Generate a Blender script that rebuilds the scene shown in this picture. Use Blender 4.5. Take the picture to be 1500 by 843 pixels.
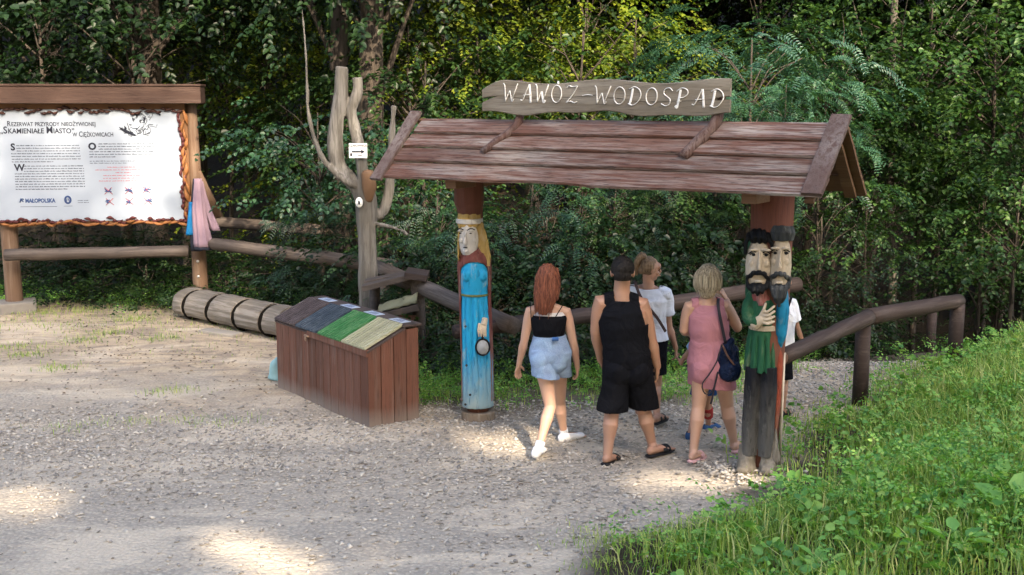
import bpy, bmesh, math, random
import numpy as np
from mathutils import Vector, Matrix, Euler, noise
R=math.radians; PI=math.pi
sc=bpy.context.scene
COL=sc.collection
for o in list(bpy.data.objects): bpy.data.objects.remove(o)
random.seed(7)
# ---------------------------------------------------------------- camera
CH=2.95; F=1700.0; PITCH=math.atan(271.5/F)
cd=bpy.data.cameras.new('camera'); cam=bpy.data.objects.new('camera',cd); COL.objects.link(cam)
cam.location=(0,0,CH); cam.rotation_euler=(PI/2-PITCH,0,0)
cd.sensor_width=36; cd.lens=F/1500*36; cd.clip_end=600; cd.clip_start=.05
sc.camera=cam
# ---------------------------------------------------------------- light
SUN_EL=R(30); SUN_AZ=math.atan2(-.33,.94)     # light travels towards (sin az, cos az)
LT=Vector((math.sin(SUN_AZ)*math.cos(SUN_EL), math.cos(SUN_AZ)*math.cos(SUN_EL), -math.sin(SUN_EL)))
sd=bpy.data.lights.new('sun','SUN'); sd.energy=2.5; sd.angle=R(.6); sd.color=(1,.83,.62)
sun=bpy.data.objects.new('sun',sd); COL.objects.link(sun)
sun.rotation_euler=LT.to_track_quat('-Z','Y').to_euler()
w=bpy.data.worlds.new('World'); sc.world=w; w.use_nodes=True
nt=w.node_tree; bg=nt.nodes['Background']; sk=nt.nodes.new('ShaderNodeTexSky')
sk.sky_type='NISHITA'; sk.sun_disc=False; sk.sun_elevation=SUN_EL
sk.sun_rotation=math.atan2(-LT.x,-LT.y)
sk.dust_density=5.0; sk.ozone_density=.6
nt.links.new(sk.outputs[0],bg.inputs[0]); bg.inputs[1].default_value=.15
vs=sc.view_settings; vs.view_transform='Standard'; vs.look='None'; vs.gamma=1; vs.use_curve_mapping=False
vs.exposure=2.33
# ---------------------------------------------------------------- helpers
FW=Vector((0,math.cos(PITCH),-math.sin(PITCH))); UP=Vector((0,math.sin(PITCH),math.cos(PITCH)))
def ray(px,py):
    return Vector((1,0,0))*((px-750)/F)+UP*((421.5-py)/F)+FW
def P(px,py,Y):
    r=ray(px,py); return Vector((0,0,CH))+r*(Y/r.y)
def G(px,py,z=0.0):
    r=ray(px,py); return Vector((0,0,CH))+r*((z-CH)/r.z)
def tag(o,label=None,cat=None,group=None,kind=None):
    if label: o['label']=label
    if cat: o['category']=cat
    if group: o['group']=group
    if kind: o['kind']=kind
    return o
def thing(name,label,cat,loc=(0,0,0),rz=0,group=None):
    o=bpy.data.objects.new(name,None); COL.objects.link(o); o.location=loc; o.rotation_euler=(0,0,rz)
    o.empty_display_size=.1
    return tag(o,label,cat,group)
def link(name,me,mat,parent=None,loc=None):
    o=bpy.data.objects.new(name,me); COL.objects.link(o)
    if mat is not None and len(me.materials)==0: me.materials.append(mat)
    if parent is not None: o.parent=parent
    if loc is not None: o.location=loc
    return o
def obj(name,bm,mat,parent=None,loc=None,smooth=True):
    me=bpy.data.meshes.new(name); bm.to_mesh(me); bm.free()
    if smooth: me.polygons.foreach_set('use_smooth',[True]*len(me.polygons))
    return link(name,me,mat,parent,loc)
def npmesh(name,v,f,smooth=False):
    """v (N,3), f (M,k)"""
    me=bpy.data.meshes.new(name); v=np.asarray(v,dtype=np.float32); f=np.asarray(f,dtype=np.int32)
    n,k=f.shape
    me.vertices.add(len(v)); me.vertices.foreach_set('co',v.ravel())
    me.loops.add(n*k); me.loops.foreach_set('vertex_index',f.ravel())
    me.polygons.add(n); me.polygons.foreach_set('loop_start',np.arange(0,n*k,k,dtype=np.int32))
    me.polygons.foreach_set('loop_total',np.full(n,k,dtype=np.int32))
    if smooth: me.polygons.foreach_set('use_smooth',np.ones(n,dtype=bool))
    me.update(calc_edges=True); return me
def BM(): return bmesh.new()
def box(bm,c,s,rot=None,bev=0.0,taper=None):
    """c centre, s full size"""
    r=bmesh.ops.create_cube(bm,size=1.0); vs_=r['verts']
    for v in vs_: v.co=Vector((v.co.x*s[0],v.co.y*s[1],v.co.z*s[2]))
    if bev>0:
        es=list({e for v in vs_ for e in v.link_edges})
        b=bmesh.ops.bevel(bm,geom=es,offset=bev,segments=2,affect='EDGES',profile=.6)
        vs_=list({v for f in b['faces'] for v in f.verts}|{v for v in vs_ if v.is_valid})
    M=Matrix.Translation(Vector(c))
    if rot is not None:
        M=M@(rot.to_4x4() if isinstance(rot,Matrix) else Euler(rot).to_matrix().to_4x4())
    for v in vs_: v.co=M@v.co
    return vs_
def frame_of(d,hint=Vector((0,0,1))):
    d=d.normalized()
    if abs(d.dot(hint))>.98: hint=Vector((0,1,0)) if abs(d.y)<.9 else Vector((1,0,0))
    x=hint.cross(d).normalized(); y=d.cross(x).normalized()
    return x,y
def tube(bm,pts,rad,seg=12,lat=None,cap=True,nz=0.0,nf=3.0,seed=0,dome=False):
    """loft along pts; rad: floats or (rx,ry). lat = lateral vector for rx"""
    pts=[Vector(p) for p in pts]; n=len(pts)
    rad=[(r,r) if not isinstance(r,(tuple,list)) else r for r in rad]
    if dome:
        d0=(pts[0]-pts[1]).normalized(); d1=(pts[-1]-pts[-2]).normalized()
        r0=rad[0];r1=rad[-1]; m0=min(r0); m1=min(r1)
        A=[(pts[0]+d0*m0*math.sin(a),(r0[0]*math.cos(a),r0[1]*math.cos(a))) for a in (R(80),R(55),R(28))]
        B=[(pts[-1]+d1*m1*math.sin(a),(r1[0]*math.cos(a),r1[1]*math.cos(a))) for a in (R(28),R(55),R(80))]
        pts=[a for a,_ in A]+pts+[b for b,_ in B]; rad=[r for _,r in A]+rad+[r for _,r in B]; n=len(pts)
    rings=[]; px=None
    for i,p in enumerate(pts):
        d=(pts[min(i+1,n-1)]-pts[max(i-1,0)])
        if d.length<1e-9: d=Vector((0,0,1))
        d.normalize()
        if lat is not None:
            l=Vector(lat[i] if isinstance(lat,list) else lat); x=(l-d*l.dot(d)).normalized()
        elif px is None: x,_=frame_of(d)
        else: x=(px-d*px.dot(d)).normalized()
        px=x; y=d.cross(x)
        ring=[]
        for k in range(seg):
            a=2*PI*k/seg; q=x*math.cos(a)*rad[i][0]+y*math.sin(a)*rad[i][1]
            if nz:
                q=q*(1+nz*noise.noise((p+q)*nf+Vector((seed,0,0))))
            ring.append(bm.verts.new(p+q))
        rings.append(ring)
    for a,b in zip(rings,rings[1:]):
        for k in range(seg):
            bm.faces.new((a[k],a[(k+1)%seg],b[(k+1)%seg],b[k]))
    if cap:
        bm.faces.new(rings[0][::-1]); bm.faces.new(rings[-1])
    return rings
def ell(bm,c,r,rot=None,sub=3):
    res=bmesh.ops.create_icosphere(bm,subdivisions=sub,radius=1.0)
    M=Matrix.Translation(Vector(c))
    if rot is not None: M=M@(rot.to_4x4() if isinstance(rot,Matrix) else Euler(rot).to_matrix().to_4x4())
    if not isinstance(r,(tuple,list)): r=(r,r,r)
    for v in res['verts']: v.co=M@Vector((v.co.x*r[0],v.co.y*r[1],v.co.z*r[2]))
def spline(pts,n):
    pts=[Vector(p) for p in pts]; out=[]
    q=[pts[0]*2-pts[1]]+pts+[pts[-1]*2-pts[-2]]
    m=len(pts)-1
    for i in range(n+1):
        t=i/n*m; k=min(int(t),m-1); u=t-k
        a,b,c,d=q[k],q[k+1],q[k+2],q[k+3]
        out.append(.5*((2*b)+(c-a)*u+(2*a-5*b+4*c-d)*u*u+(3*b-a-3*c+d)*u**3))
    return out
def lerp(a,b,t): return a+(b-a)*t
def interp(vals,n):
    m=len(vals)-1; out=[]
    for i in range(n+1):
        t=i/n*m; k=min(int(t),m-1); u=t-k; u=u*u*(3-2*u)
        a,b=vals[k],vals[k+1]
        out.append(tuple(p+(q-p)*u for p,q in zip(a,b)) if isinstance(a,tuple) else a+(b-a)*u)
    return out
def remesh(bm,vox=.006,smooth=3,keep=None,solid=0.0,disp=None,fac=.5):
    """union of closed shells -> one continuous surface (returns mesh)"""
    bmesh.ops.recalc_face_normals(bm,faces=bm.faces)
    me=bpy.data.meshes.new('t'); bm.to_mesh(me); bm.free()
    o=bpy.data.objects.new('t',me); COL.objects.link(o)
    m=o.modifiers.new('r','REMESH'); m.mode='VOXEL'; m.voxel_size=vox; m.use_smooth_shade=True
    if smooth:
        s=o.modifiers.new('s','SMOOTH'); s.factor=fac; s.iterations=smooth
    dg=bpy.context.evaluated_depsgraph_get(); dg.update()
    me2=bpy.data.meshes.new_from_object(o.evaluated_get(dg))
    bpy.data.objects.remove(o); bpy.data.meshes.remove(me)
    if keep or disp:
        b=bmesh.new(); b.from_mesh(me2)
        if disp:
            b.normal_update()
            mv=[(v,disp(v.co,v.normal)) for v in b.verts]
            for v,dv in mv: v.co=v.co+v.normal*dv
        if keep:
            kill=[f for f in b.faces if not keep(f.calc_center_median())]
            bmesh.ops.delete(b,geom=kill,context='FACES')
            for _ in range(3):   # relax the cut edge
                bv=[v for v in b.verts if v.is_boundary]; new={}
                for v in bv:
                    ns=[e.other_vert(v) for e in v.link_edges if e.is_boundary]
                    if len(ns)==2: new[v]=v.co*.4+(ns[0].co+ns[1].co)*.3
                for v,c in new.items(): v.co=c
            if solid:
                b.normal_update()
                bmesh.ops.solidify(b,geom=list(b.faces),thickness=solid)
        b.to_mesh(me2); b.free()
    me2.polygons.foreach_set('use_smooth',[True]*len(me2.polygons))
    return me2
# ---------------------------------------------------------------- materials
def mat(name):
    m=bpy.data.materials.new(name); m.use_nodes=True; t=m.node_tree
    for n in list(t.nodes): t.nodes.remove(n)
    out=t.nodes.new('ShaderNodeOutputMaterial'); b=t.nodes.new('ShaderNodeBsdfPrincipled')
    t.links.new(b.outputs[0],out.inputs[0]); return m,t,b,out
def N(t,typ,**k):
    n=t.nodes.new(typ)
    for a,v in k.items():
        if a.startswith('i_'):
            key=a[2:]; key=int(key) if key.isdigit() else key
            n.inputs[key].default_value=v
        else: setattr(n,a,v)
    return n
def ramp(t,src,stops):
    r=t.nodes.new('ShaderNodeValToRGB'); e=r.color_ramp.elements
    while len(e)<len(stops): e.new(.5)
    for i,(p,c) in enumerate(stops):
        e[i].position=p; e[i].color=(c[0],c[1],c[2],1) if isinstance(c,(tuple,list)) else (c,c,c,1)
    t.links.new(src,r.inputs[0]); return r.outputs[0]
def mix(t,f,a,b,mode='MIX'):
    m=t.nodes.new('ShaderNodeMix'); m.data_type='RGBA'; m.blend_type=mode
    for key,v in ((0,f),(6,a),(7,b)):
        if isinstance(v,(int,float)): m.inputs[key].default_value=v
        elif isinstance(v,(tuple,list)): m.inputs[key].default_value=(v[0],v[1],v[2],1)
        else: t.links.new(v,m.inputs[key])
    return m.outputs[2]
def tex(t,scale=(1,1,1),kind='Object',rot=(0,0,0)):
    c=t.nodes.new('ShaderNodeTexCoord'); mp=t.nodes.new('ShaderNodeMapping')
    t.links.new(c.outputs[kind],mp.inputs[0]); mp.inputs['Scale'].default_value=scale; mp.inputs['Rotation'].default_value=rot
    return mp.outputs[0]
def noi(t,vec,scale,detail=4,rough=.55,dist=0.0):
    n=N(t,'ShaderNodeTexNoise',i_Scale=scale,i_Detail=detail,i_Roughness=rough,i_Distortion=dist)
    t.links.new(vec,n.inputs['Vector']); return n.outputs[0]
def bump(t,b,h,strength=.5,dist=.01,prev=None):
    n=N(t,'ShaderNodeBump',i_Strength=strength,i_Distance=dist); t.links.new(h,n.inputs['Height'])
    if prev is not None: t.links.new(prev,n.inputs['Normal'])
    t.links.new(n.outputs[0],b.inputs['Normal']); return n.outputs[0]
def plain(name,c,rough=.6,var=.15,scale=30,spec=.2,bmp=.2,metal=0):
    m,t,b,_=mat(name); v=tex(t); n=noi(t,v,scale)
    col=mix(t,n,[x*(1-var) for x in c],[min(1,x*(1+var)) for x in c]); t.links.new(col,b.inputs['Base Color'])
    b.inputs['Roughness'].default_value=rough; b.inputs['Specular IOR Level'].default_value=spec; b.inputs['Metallic'].default_value=metal
    if bmp: bump(t,b,n,bmp,.004)
    return m
def wood(name,base,worn,dark,axis='x',wear=.5,scale=1.0,rough=.75,crack=.5,island=.25,low=None):
    """grain along axis; worn paint/grey shows by noise"""
    m,t,b,_=mat(name)
    s={'x':(.35,6,6),'y':(6,.35,6),'z':(6,6,.35)}[axis]; s=tuple(q*scale for q in s)
    v=tex(t,s); g=noi(t,v,3.2,8,.65,.4)
    v2=tex(t,tuple(q*3.2 for q in s)); g2=noi(t,v2,4,4,.6,.2)
    v3=tex(t,tuple(1.0 if q>scale else .35 for q in s)); big=noi(t,v3,2.2*scale,3,.5)
    lo=.5+(.5-wear)*.45
    f=ramp(t,g,[(lo-.07,0),(lo+.09,1)])
    f2=N(t,'ShaderNodeMath',operation='MULTIPLY'); t.links.new(f,f2.inputs[0])
    t.links.new(ramp(t,big,[(.35,.15),(.65,1)]),f2.inputs[1])
    c=mix(t,f2.outputs[0],base,worn)
    ge=N(t,'ShaderNodeNewGeometry')
    isl=ramp(t,ge.outputs['Random Per Island'],[(0,1-island),(1,1+island*.6)])
    c=mix(t,1.0,c,isl,'MULTIPLY')
    c=mix(t,ramp(t,g2,[(.34,crack),(.47,0)]),c,dark)
    if low:
        s_=N(t,'ShaderNodeSeparateXYZ'); t.links.new(tex(t),s_.inputs[0]); a_=N(t,'ShaderNodeMath',operation='MULTIPLY_ADD'); t.links.new(big,a_.inputs[0]); a_.inputs[1].default_value=low[0]*1.2; t.links.new(s_.outputs[2],a_.inputs[2])
        c=mix(t,ramp(t,a_.outputs[0],[(low[0]*.5,.85),(low[0]*1.7,0)]),c,low[1])
    t.links.new(c,b.inputs['Base Color'])
    b.inputs['Roughness'].default_value=rough; b.inputs['Specular IOR Level'].default_value=.2
    bump(t,b,mix(t,.5,g,g2),.6,.012)
    return m
# ================================================================ foliage materials
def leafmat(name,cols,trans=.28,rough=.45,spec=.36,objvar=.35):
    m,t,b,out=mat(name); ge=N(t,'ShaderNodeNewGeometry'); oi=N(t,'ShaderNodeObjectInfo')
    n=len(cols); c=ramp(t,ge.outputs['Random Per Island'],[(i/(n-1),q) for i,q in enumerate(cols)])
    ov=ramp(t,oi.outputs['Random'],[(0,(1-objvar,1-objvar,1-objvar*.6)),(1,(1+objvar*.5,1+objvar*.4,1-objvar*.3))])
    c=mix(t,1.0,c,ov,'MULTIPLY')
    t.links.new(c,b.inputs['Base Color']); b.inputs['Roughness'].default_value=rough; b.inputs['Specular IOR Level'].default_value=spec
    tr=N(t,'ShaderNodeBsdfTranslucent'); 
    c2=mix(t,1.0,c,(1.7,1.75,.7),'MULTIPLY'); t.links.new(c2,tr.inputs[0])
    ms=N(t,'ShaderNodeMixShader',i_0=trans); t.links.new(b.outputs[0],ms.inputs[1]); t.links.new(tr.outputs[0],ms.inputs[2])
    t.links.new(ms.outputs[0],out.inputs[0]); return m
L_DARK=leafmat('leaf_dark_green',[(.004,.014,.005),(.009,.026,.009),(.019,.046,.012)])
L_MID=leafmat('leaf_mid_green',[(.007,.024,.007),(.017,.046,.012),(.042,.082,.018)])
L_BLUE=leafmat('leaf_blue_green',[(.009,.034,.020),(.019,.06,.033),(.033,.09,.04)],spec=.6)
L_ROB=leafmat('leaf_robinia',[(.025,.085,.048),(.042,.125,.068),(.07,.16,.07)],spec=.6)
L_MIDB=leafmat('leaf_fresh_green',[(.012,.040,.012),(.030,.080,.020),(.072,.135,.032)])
L_YEL=leafmat('leaf_sunlit_yellow_green',[(.06,.11,.014),(.11,.17,.02),(.2,.24,.03)],trans=.45)  # leaf colour kept bright so this foliage looks sunlit
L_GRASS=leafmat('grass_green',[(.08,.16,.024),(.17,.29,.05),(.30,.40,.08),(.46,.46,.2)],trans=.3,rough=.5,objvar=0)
L_WEED=leafmat('weed_green',[(.06,.18,.04),(.14,.32,.06),(.28,.44,.10)],trans=.3,objvar=0)
def bark(name,a,b_,sc_=1.0):
    m,t,b,_=mat(name); v=tex(t,(3,3,.5)); g=noi(t,v,4*sc_,8,.65,.3); v2=tex(t,(9,9,1.2)); g2=noi(t,v2,3*sc_,5,.6,.5)
    c=mix(t,g,a,b_); c=mix(t,ramp(t,g2,[(.4,.7),(.52,0)]),c,[x*.3 for x in a]); t.links.new(c,b.inputs['Base Color'])
    b.inputs['Roughness'].default_value=.9; bump(t,b,g2,.9,.03); return m
BARK=bark('bark_brown',(.024,.018,.013),(.075,.058,.044))
BARK_G=bark('bark_grey',(.05,.043,.033),(.12,.105,.085))
# ================================================================ foliage geometry
def nrm(a): return a/np.maximum(np.linalg.norm(a,axis=-1,keepdims=True),1e-9)
def leafgeo(pos,d,n,L,W,fold=.25):
    """6-vertex folded leaves: two quads each"""
    d=nrm(d); l=nrm(np.cross(d,n)); n=np.cross(l,d)
    L=L[:,None]; W=W[:,None]; h=W*fold
    V=np.stack([pos, pos+d*L*.3+l*W*.5+n*h, pos+d*L*.68+l*W*.4+n*h*.6, pos+d*L-n*L*.08,
                pos+d*L*.68-l*W*.4+n*h*.6, pos+d*L*.3-l*W*.5+n*h],axis=1)
    k=len(pos); b=np.arange(k,dtype=np.int32)[:,None]*6
    Fq=np.concatenate([b+np.array([[0,1,2,3]]),b+np.array([[0,3,4,5]])],axis=1).reshape(-1,4)
    return V.reshape(-1,3),Fq
def sprays(rng,c,d,kind='broad',size=1.0,updir=.75):
    """c,d (S,3) -> leaf arrays"""
    S=len(c); up=np.array([0,0,1.0])
    nn=nrm(up*updir+rng.normal(0,.33,(S,3))); d=nrm(d); nn=nrm(nn-d*np.sum(nn*d,1,keepdims=True)); l=np.cross(d,nn)
    PO=[];DI=[];NO=[];LL=[];WW=[]
    if kind in('broad','big','small'):
        K,TL,ll,ww={'broad':(11,.46,.088,.062),'big':(7,.5,.15,.12),'small':(13,.36,.055,.036)}[kind]
        for i in range(K):
            t=(i+.6)/K; s=1 if i%2 else -1
            if i==K-1: s=0
            p=c+d*(t*TL*size)+nn*(-.12*t*t*size)+rng.normal(0,.012,(S,3))
            dd=d*.55+l*(s*.85)-up*.22+rng.normal(0,.18,(S,3))
            PO.append(p);DI.append(dd);NO.append(nn+rng.normal(0,.28,(S,3)))
            f=size*(1-.35*abs(t-.45))*rng.uniform(.7,1.15,S); LL.append(ll*f); WW.append(ww*f)
    else:   # pinnate compound leaves
        for q in range(4):
            a=(-.9,-.3,.35,.95)[q]
            ax=nrm(d*math.cos(a)+l*math.sin(a)+rng.normal(0,.12,(S,3))); n2=nrm(nn+rng.normal(0,.2,(S,3))); l2=nrm(np.cross(ax,n2))
            o=c+d*(.1*q*size); TL=.3*size
            for i in range(8):
                t=(i+1.2)/9
                for s in (1,-1):
                    p=o+ax*(t*TL)-up*(.16*t*t*size)
                    PO.append(p);DI.append(ax*.3+l2*s-up*.12+rng.normal(0,.07,(S,3)));NO.append(n2+rng.normal(0,.1,(S,3)))
                    f=size*(1-.5*abs(t-.4))*np.ones(S); LL.append(.062*f); WW.append(.024*f)
    return [np.concatenate(x) for x in (PO,DI,NO)]+[np.concatenate(LL),np.concatenate(WW)]
def boughs(rng,nb,rx,ry,zc,rz,core=.35,low=-1.0):
    """clump centres in an ellipsoid, biased outwards"""
    u=nrm(rng.normal(0,1,(nb*3,3))); u=u[u[:,2]>low][:nb]
    r=(core+(1-core)*rng.random(len(u))**.6)[:,None]
    return u*r*np.array([rx,ry,rz])+np.array([0,0,zc]),u
def crown_mesh(name,seed,rx,ry,z0,z1,nb,per,kind='broad',size=1.0,m=None,low=-1.0,disc=.55,flat=.3,updir=.75,zmin=None):
    rng=np.random.default_rng(seed); zc=(z0+z1)/2; rz=(z1-z0)/2
    bc,bu=boughs(rng,nb,rx,ry,zc,rz,low=low)
    C=[];D=[]
    for c,u in zip(bc,bu):
        n=int(per*rng.uniform(.5,1.5)); ou=np.array([u[0],u[1],-.12+.25*u[2]])
        o=rng.normal(0,1,(n,3))*np.array([disc,disc,disc*flat])*rng.uniform(.6,1.2)
        o[:,2]-=.25*(o[:,0]**2+o[:,1]**2)
        C.append(c+o); D.append(nrm(ou+nrm(o)*.8+rng.normal(0,.3,(n,3)))*np.array([1,1,.5])+np.array([0,0,-.12]))
    C=np.concatenate(C);D=np.concatenate(D)
    if zmin is not None: C[:,2]=np.maximum(C[:,2],zmin+rng.uniform(0,2.5,len(C)))
    p,d,n,L,W=sprays(rng,C,D,kind,size,updir)
    v,f=leafgeo(p,d,n,L,W); me=npmesh(name,v,f)
    if m: me.materials.append(m)
    return me,bc
def trunk_mesh(name,h,r0,r1,bc=None,seed=0,m=BARK,lean=(0,0),limb=.3,forkz=.3,seg=12,nl=14):
    rnd=random.Random(seed); bm=BM()
    pts=[Vector((lean[0]*t+.06*h*.3*math.sin(t*5+seed)*t, lean[1]*t, h*t-.3*(1-t))) for t in [i/10 for i in range(11)]]
    rr=[r0*1.45]+[lerp(r0,r1,i/10) for i in range(1,11)]
    tube(bm,pts,rr,seg,nz=.18,nf=2.5,seed=seed)
    if bc is not None:
        idx=list(range(len(bc))); rnd.shuffle(idx)
        for i in idx[:nl]:
            e=Vector(bc[i]); t=min(.92,max(forkz,(e.z/h)*.75)); k=int(t*10); a=pts[k]
            mid=(a+e)/2+Vector((rnd.uniform(-.15,.15),rnd.uniform(-.15,.15),.12*(e-a).length))
            tube(bm,spline([a,mid,e],6),interp([rr[k]*limb,rr[k]*limb*.6,.006],6),6)
    me=bpy.data.meshes.new(name); bm.to_mesh(me); bm.free()
    me.polygons.foreach_set('use_smooth',[True]*len(me.polygons)); me.materials.append(m); return me
# ================================================================ terrain
def sstep(a,b,x):
    t=max(0.,min(1.,(x-a)/(b-a))); return t*t*(3-2*t)
# fence polyline (x,y): beyond it the ground falls into the ravine
FPX=[(-9,17.3),(-4.3,16.9),(-1.5,14.5),(-.3,11.2),(.95,11.45),(3.3,13.3),(4.2,15)]
def fence_y(x):
    if x<=FPX[0][0]: return FPX[0][1]
    for (a,b),(c,d) in zip(FPX,FPX[1:]):
        if x<=c: return b+(d-b)*(x-a)/(c-a)
    return FPX[-1][1]+(x-4.2)*.3
BORD=[(G(600,843)),(G(800,843)),(G(860,800)),(G(1000,765)),(G(1110,700)),(G(1150,640)),(G(1230,600)),(G(1290,570)),(P(1404,500,14)),(P(1560,480,18))]
def bord_x(y):
    b=BORD
    if y<=b[1].y: return b[1].x-(b[1].y-y)*.35
    for p,q in zip(b[1:],b[2:]):
        if y<=q.y: return p.x+(q.x-p.x)*(y-p.y)/(q.y-p.y+1e-6)
    return b[-1].x+(y-b[-1].y)*.3
def hgt(x,y):
    d=x-bord_x(y)
    bank=.42*sstep(.3,2.6,d)+.05*sstep(0,.4,d)
    path=-.30*sstep(12.2,15,y)*sstep(1.0,3.0,x)-.9*sstep(14.3,18,y)*sstep(2,4,x)
    fall=sstep(.8,4.5,y-fence_y(x)) if x<3.4 else sstep(2.5,7,y-15)
    rav=-1.3*fall*(1-sstep(0,1,d))
    hill=16.0*sstep(22,66,y)
    h=bank*(1-sstep(13.5,17,y))+path*(1-sstep(-.2,1,d)*.6)+rav+hill
    h+=.35*noise.noise(Vector((x*.25,y*.25,3)))*sstep(17,24,y)
    h+=.018*noise.noise(Vector((x*1.1,y*1.1,0)))+.05*noise.noise(Vector((x*.35,y*.35,7)))*sstep(0,6,abs(x)+y*.1)
    h+=.05*noise.noise(Vector((x*1.7,y*1.7,9)))*sstep(0,.7,d)
    return h
def axis_pts(segs):
    out=[]
    for a,b,n in segs: out+=list(np.linspace(a,b,n,endpoint=False))
    return out+[segs[-1][1]]
gx=axis_pts([(-150,-14,14),(-14,-7,24),(-7,7,150),(7,14,24),(14,150,14)])
gy=axis_pts([(-120,-4,12),(-4,5,20),(5,19,150),(19,36,34),(36,170,20)])
gv=[(x,y,hgt(x,y)) for y in gy for x in gx]
nx=len(gx); gf=[(j*nx+i,j*nx+i+1,(j+1)*nx+i+1,(j+1)*nx+i) for j in range(len(gy)-1) for i in range(nx-1)]
# ground material: tan dirt, grey gravel, dark litter
m,t,b,_=mat('ground_dirt_and_gravel'); v=tex(t)
sep=N(t,'ShaderNodeSeparateXYZ'); t.links.new(v,sep.inputs[0])
big=noi(t,v,.55,4,.6); medn=noi(t,v,4,6,.7); fine=noi(t,v,38,5,.75)
vor=N(t,'ShaderNodeTexVoronoi',i_Scale=30.0); t.links.new(v,vor.inputs['Vector'])
vst=tex(t,(1,2.6,1)); str_=noi(t,vst,2.2,6,.7,.8)
dirt=mix(t,medn,(.37,.28,.175),(.60,.49,.35)); dirt=mix(t,ramp(t,str_,[(.42,.75),(.56,0)]),dirt,(.23,.185,.15))
dirt=mix(t,ramp(t,fine,[(.35,.45),(.5,0)]),dirt,(.17,.14,.12))
grav=mix(t,fine,(.27,.235,.185),(.56,.495,.405)); 
grav=mix(t,ramp(t,vor.outputs['Distance'],[(.3,0),(.55,.4)]),grav,(.17,.155,.14))
gm=N(t,'ShaderNodeMath',operation='MULTIPLY_ADD'); t.links.new(sep.outputs[1],gm.inputs[0]); gm.inputs[1].default_value=-.11; gm.inputs[2].default_value=1.62
ad=N(t,'ShaderNodeMath',operation='ADD'); t.links.new(gm.outputs[0],ad.inputs[0]); t.links.new(big,ad.inputs[1])
c=mix(t,ramp(t,ad.outputs[0],[(.68,0),(.98,1)]),dirt,grav)
# pale trampled strip in front of the gate
pale=noi(t,tex(t,(.5,1.2,1)),1.1,4,.6,.5); c=mix(t,ramp(t,pale,[(.5,0),(.62,.5)]),c,(.66,.56,.43))
lit=mix(t,medn,(.02,.016,.011),(.06,.046,.03))
att=N(t,'ShaderNodeAttribute',attribute_name='wild')
c=mix(t,att.outputs['Fac'],c,lit)
t.links.new(c,b.inputs['Base Color']); b.inputs['Roughness'].default_value=.95; b.inputs['Specular IOR Level'].default_value=.2
hb=mix(t,.55,fine,vor.outputs['Distance']); p_=bump(t,b,str_,.5,.05); bump(t,b,hb,.8,.03,p_)
GROUND=m
def wildness(x,y):
    d=x-bord_x(y)
    a=sstep(-.1,.5,d+.35*noise.noise(Vector((x*2,y*2,4))))
    bb=sstep(-.9,.6,y-fence_y(x)+.6*noise.noise(Vector((x*.9,y*.9,2)))) if x<3.3 else sstep(15.2,16.5,y)
    e=sstep(.0,1.,y-12.6)*(1-sstep(-2.2,-1.2,x))*0
    k=.75*sstep(10.5,11.2,y+.4*noise.noise(Vector((x*1.5,y*1.5,1))))*sstep(-1.6,-1.1,x)*(1-sstep(1.3,2.2,x))
    return max(a,bb,e,k)
me=npmesh('ground',gv,gf,True)
at=me.attributes.new('wild','FLOAT','POINT'); at.data.foreach_set('value',[wildness(q[0],q[1]) for q in gv])
tag(link('ground',me,GROUND),kind='structure')
# ================================================================ vegetation
def U(name,seed,**k): return crown_mesh(name,seed,**k)
shr={}
def shrub_mesh(key,seed,kind,m,size=1.0,rx=1.35,z0=.15,z1=3.0,nb=30,per=12,**k):
    me,bc=crown_mesh('foliage_'+key,seed,rx,rx*.9,z0,z1,nb,per,kind,size,m,low=-.9,**k)
    st=trunk_mesh('stem_'+key,z1*.8,.035,.012,bc,seed,BARK,forkz=.15,limb=.7,seg=7,nl=16); shr[key]=(me,st)
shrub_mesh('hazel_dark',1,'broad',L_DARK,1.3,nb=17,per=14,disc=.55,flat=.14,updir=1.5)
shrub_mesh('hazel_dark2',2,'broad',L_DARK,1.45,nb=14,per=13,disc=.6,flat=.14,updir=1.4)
shrub_mesh('mid',3,'broad',L_MID,1.1,nb=18,per=15,disc=.6,flat=.12,updir=1.6)
shrub_mesh('midsmall',4,'small',L_MID,1.25,nb=21,per=14,disc=.5,flat=.15,updir=1.4)
shrub_mesh('pinn',5,'pinnate',L_BLUE,1.1,nb=24,per=6)
shrub_mesh('pinn_mid',6,'pinnate',L_MID,1.0,nb=24,per=6)
shrub_mesh('round',7,'big',L_BLUE,.75,nb=22,per=9)
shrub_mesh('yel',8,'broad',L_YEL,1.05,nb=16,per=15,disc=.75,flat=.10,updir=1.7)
shrub_mesh('midb',16,'broad',L_MIDB,1.2,nb=17,per=14,disc=.6,flat=.12,updir=1.6)
shrub_mesh('bigb',17,'big',L_MIDB,.8,nb=16,per=9,disc=.55,flat=.14,updir=1.4)
shrub_mesh('rob',15,'pinnate',L_ROB,1.25,nb=26,per=6)
shrub_mesh('low',9,'broad',L_DARK,.75,rx=.9,z0=.0,z1=.9,nb=18,per=12,disc=.35)
shrub_mesh('lowmid',10,'broad',L_MID,.7,rx=.85,z0=.0,z1=.85,nb=18,per=12,disc=.35)
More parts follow.
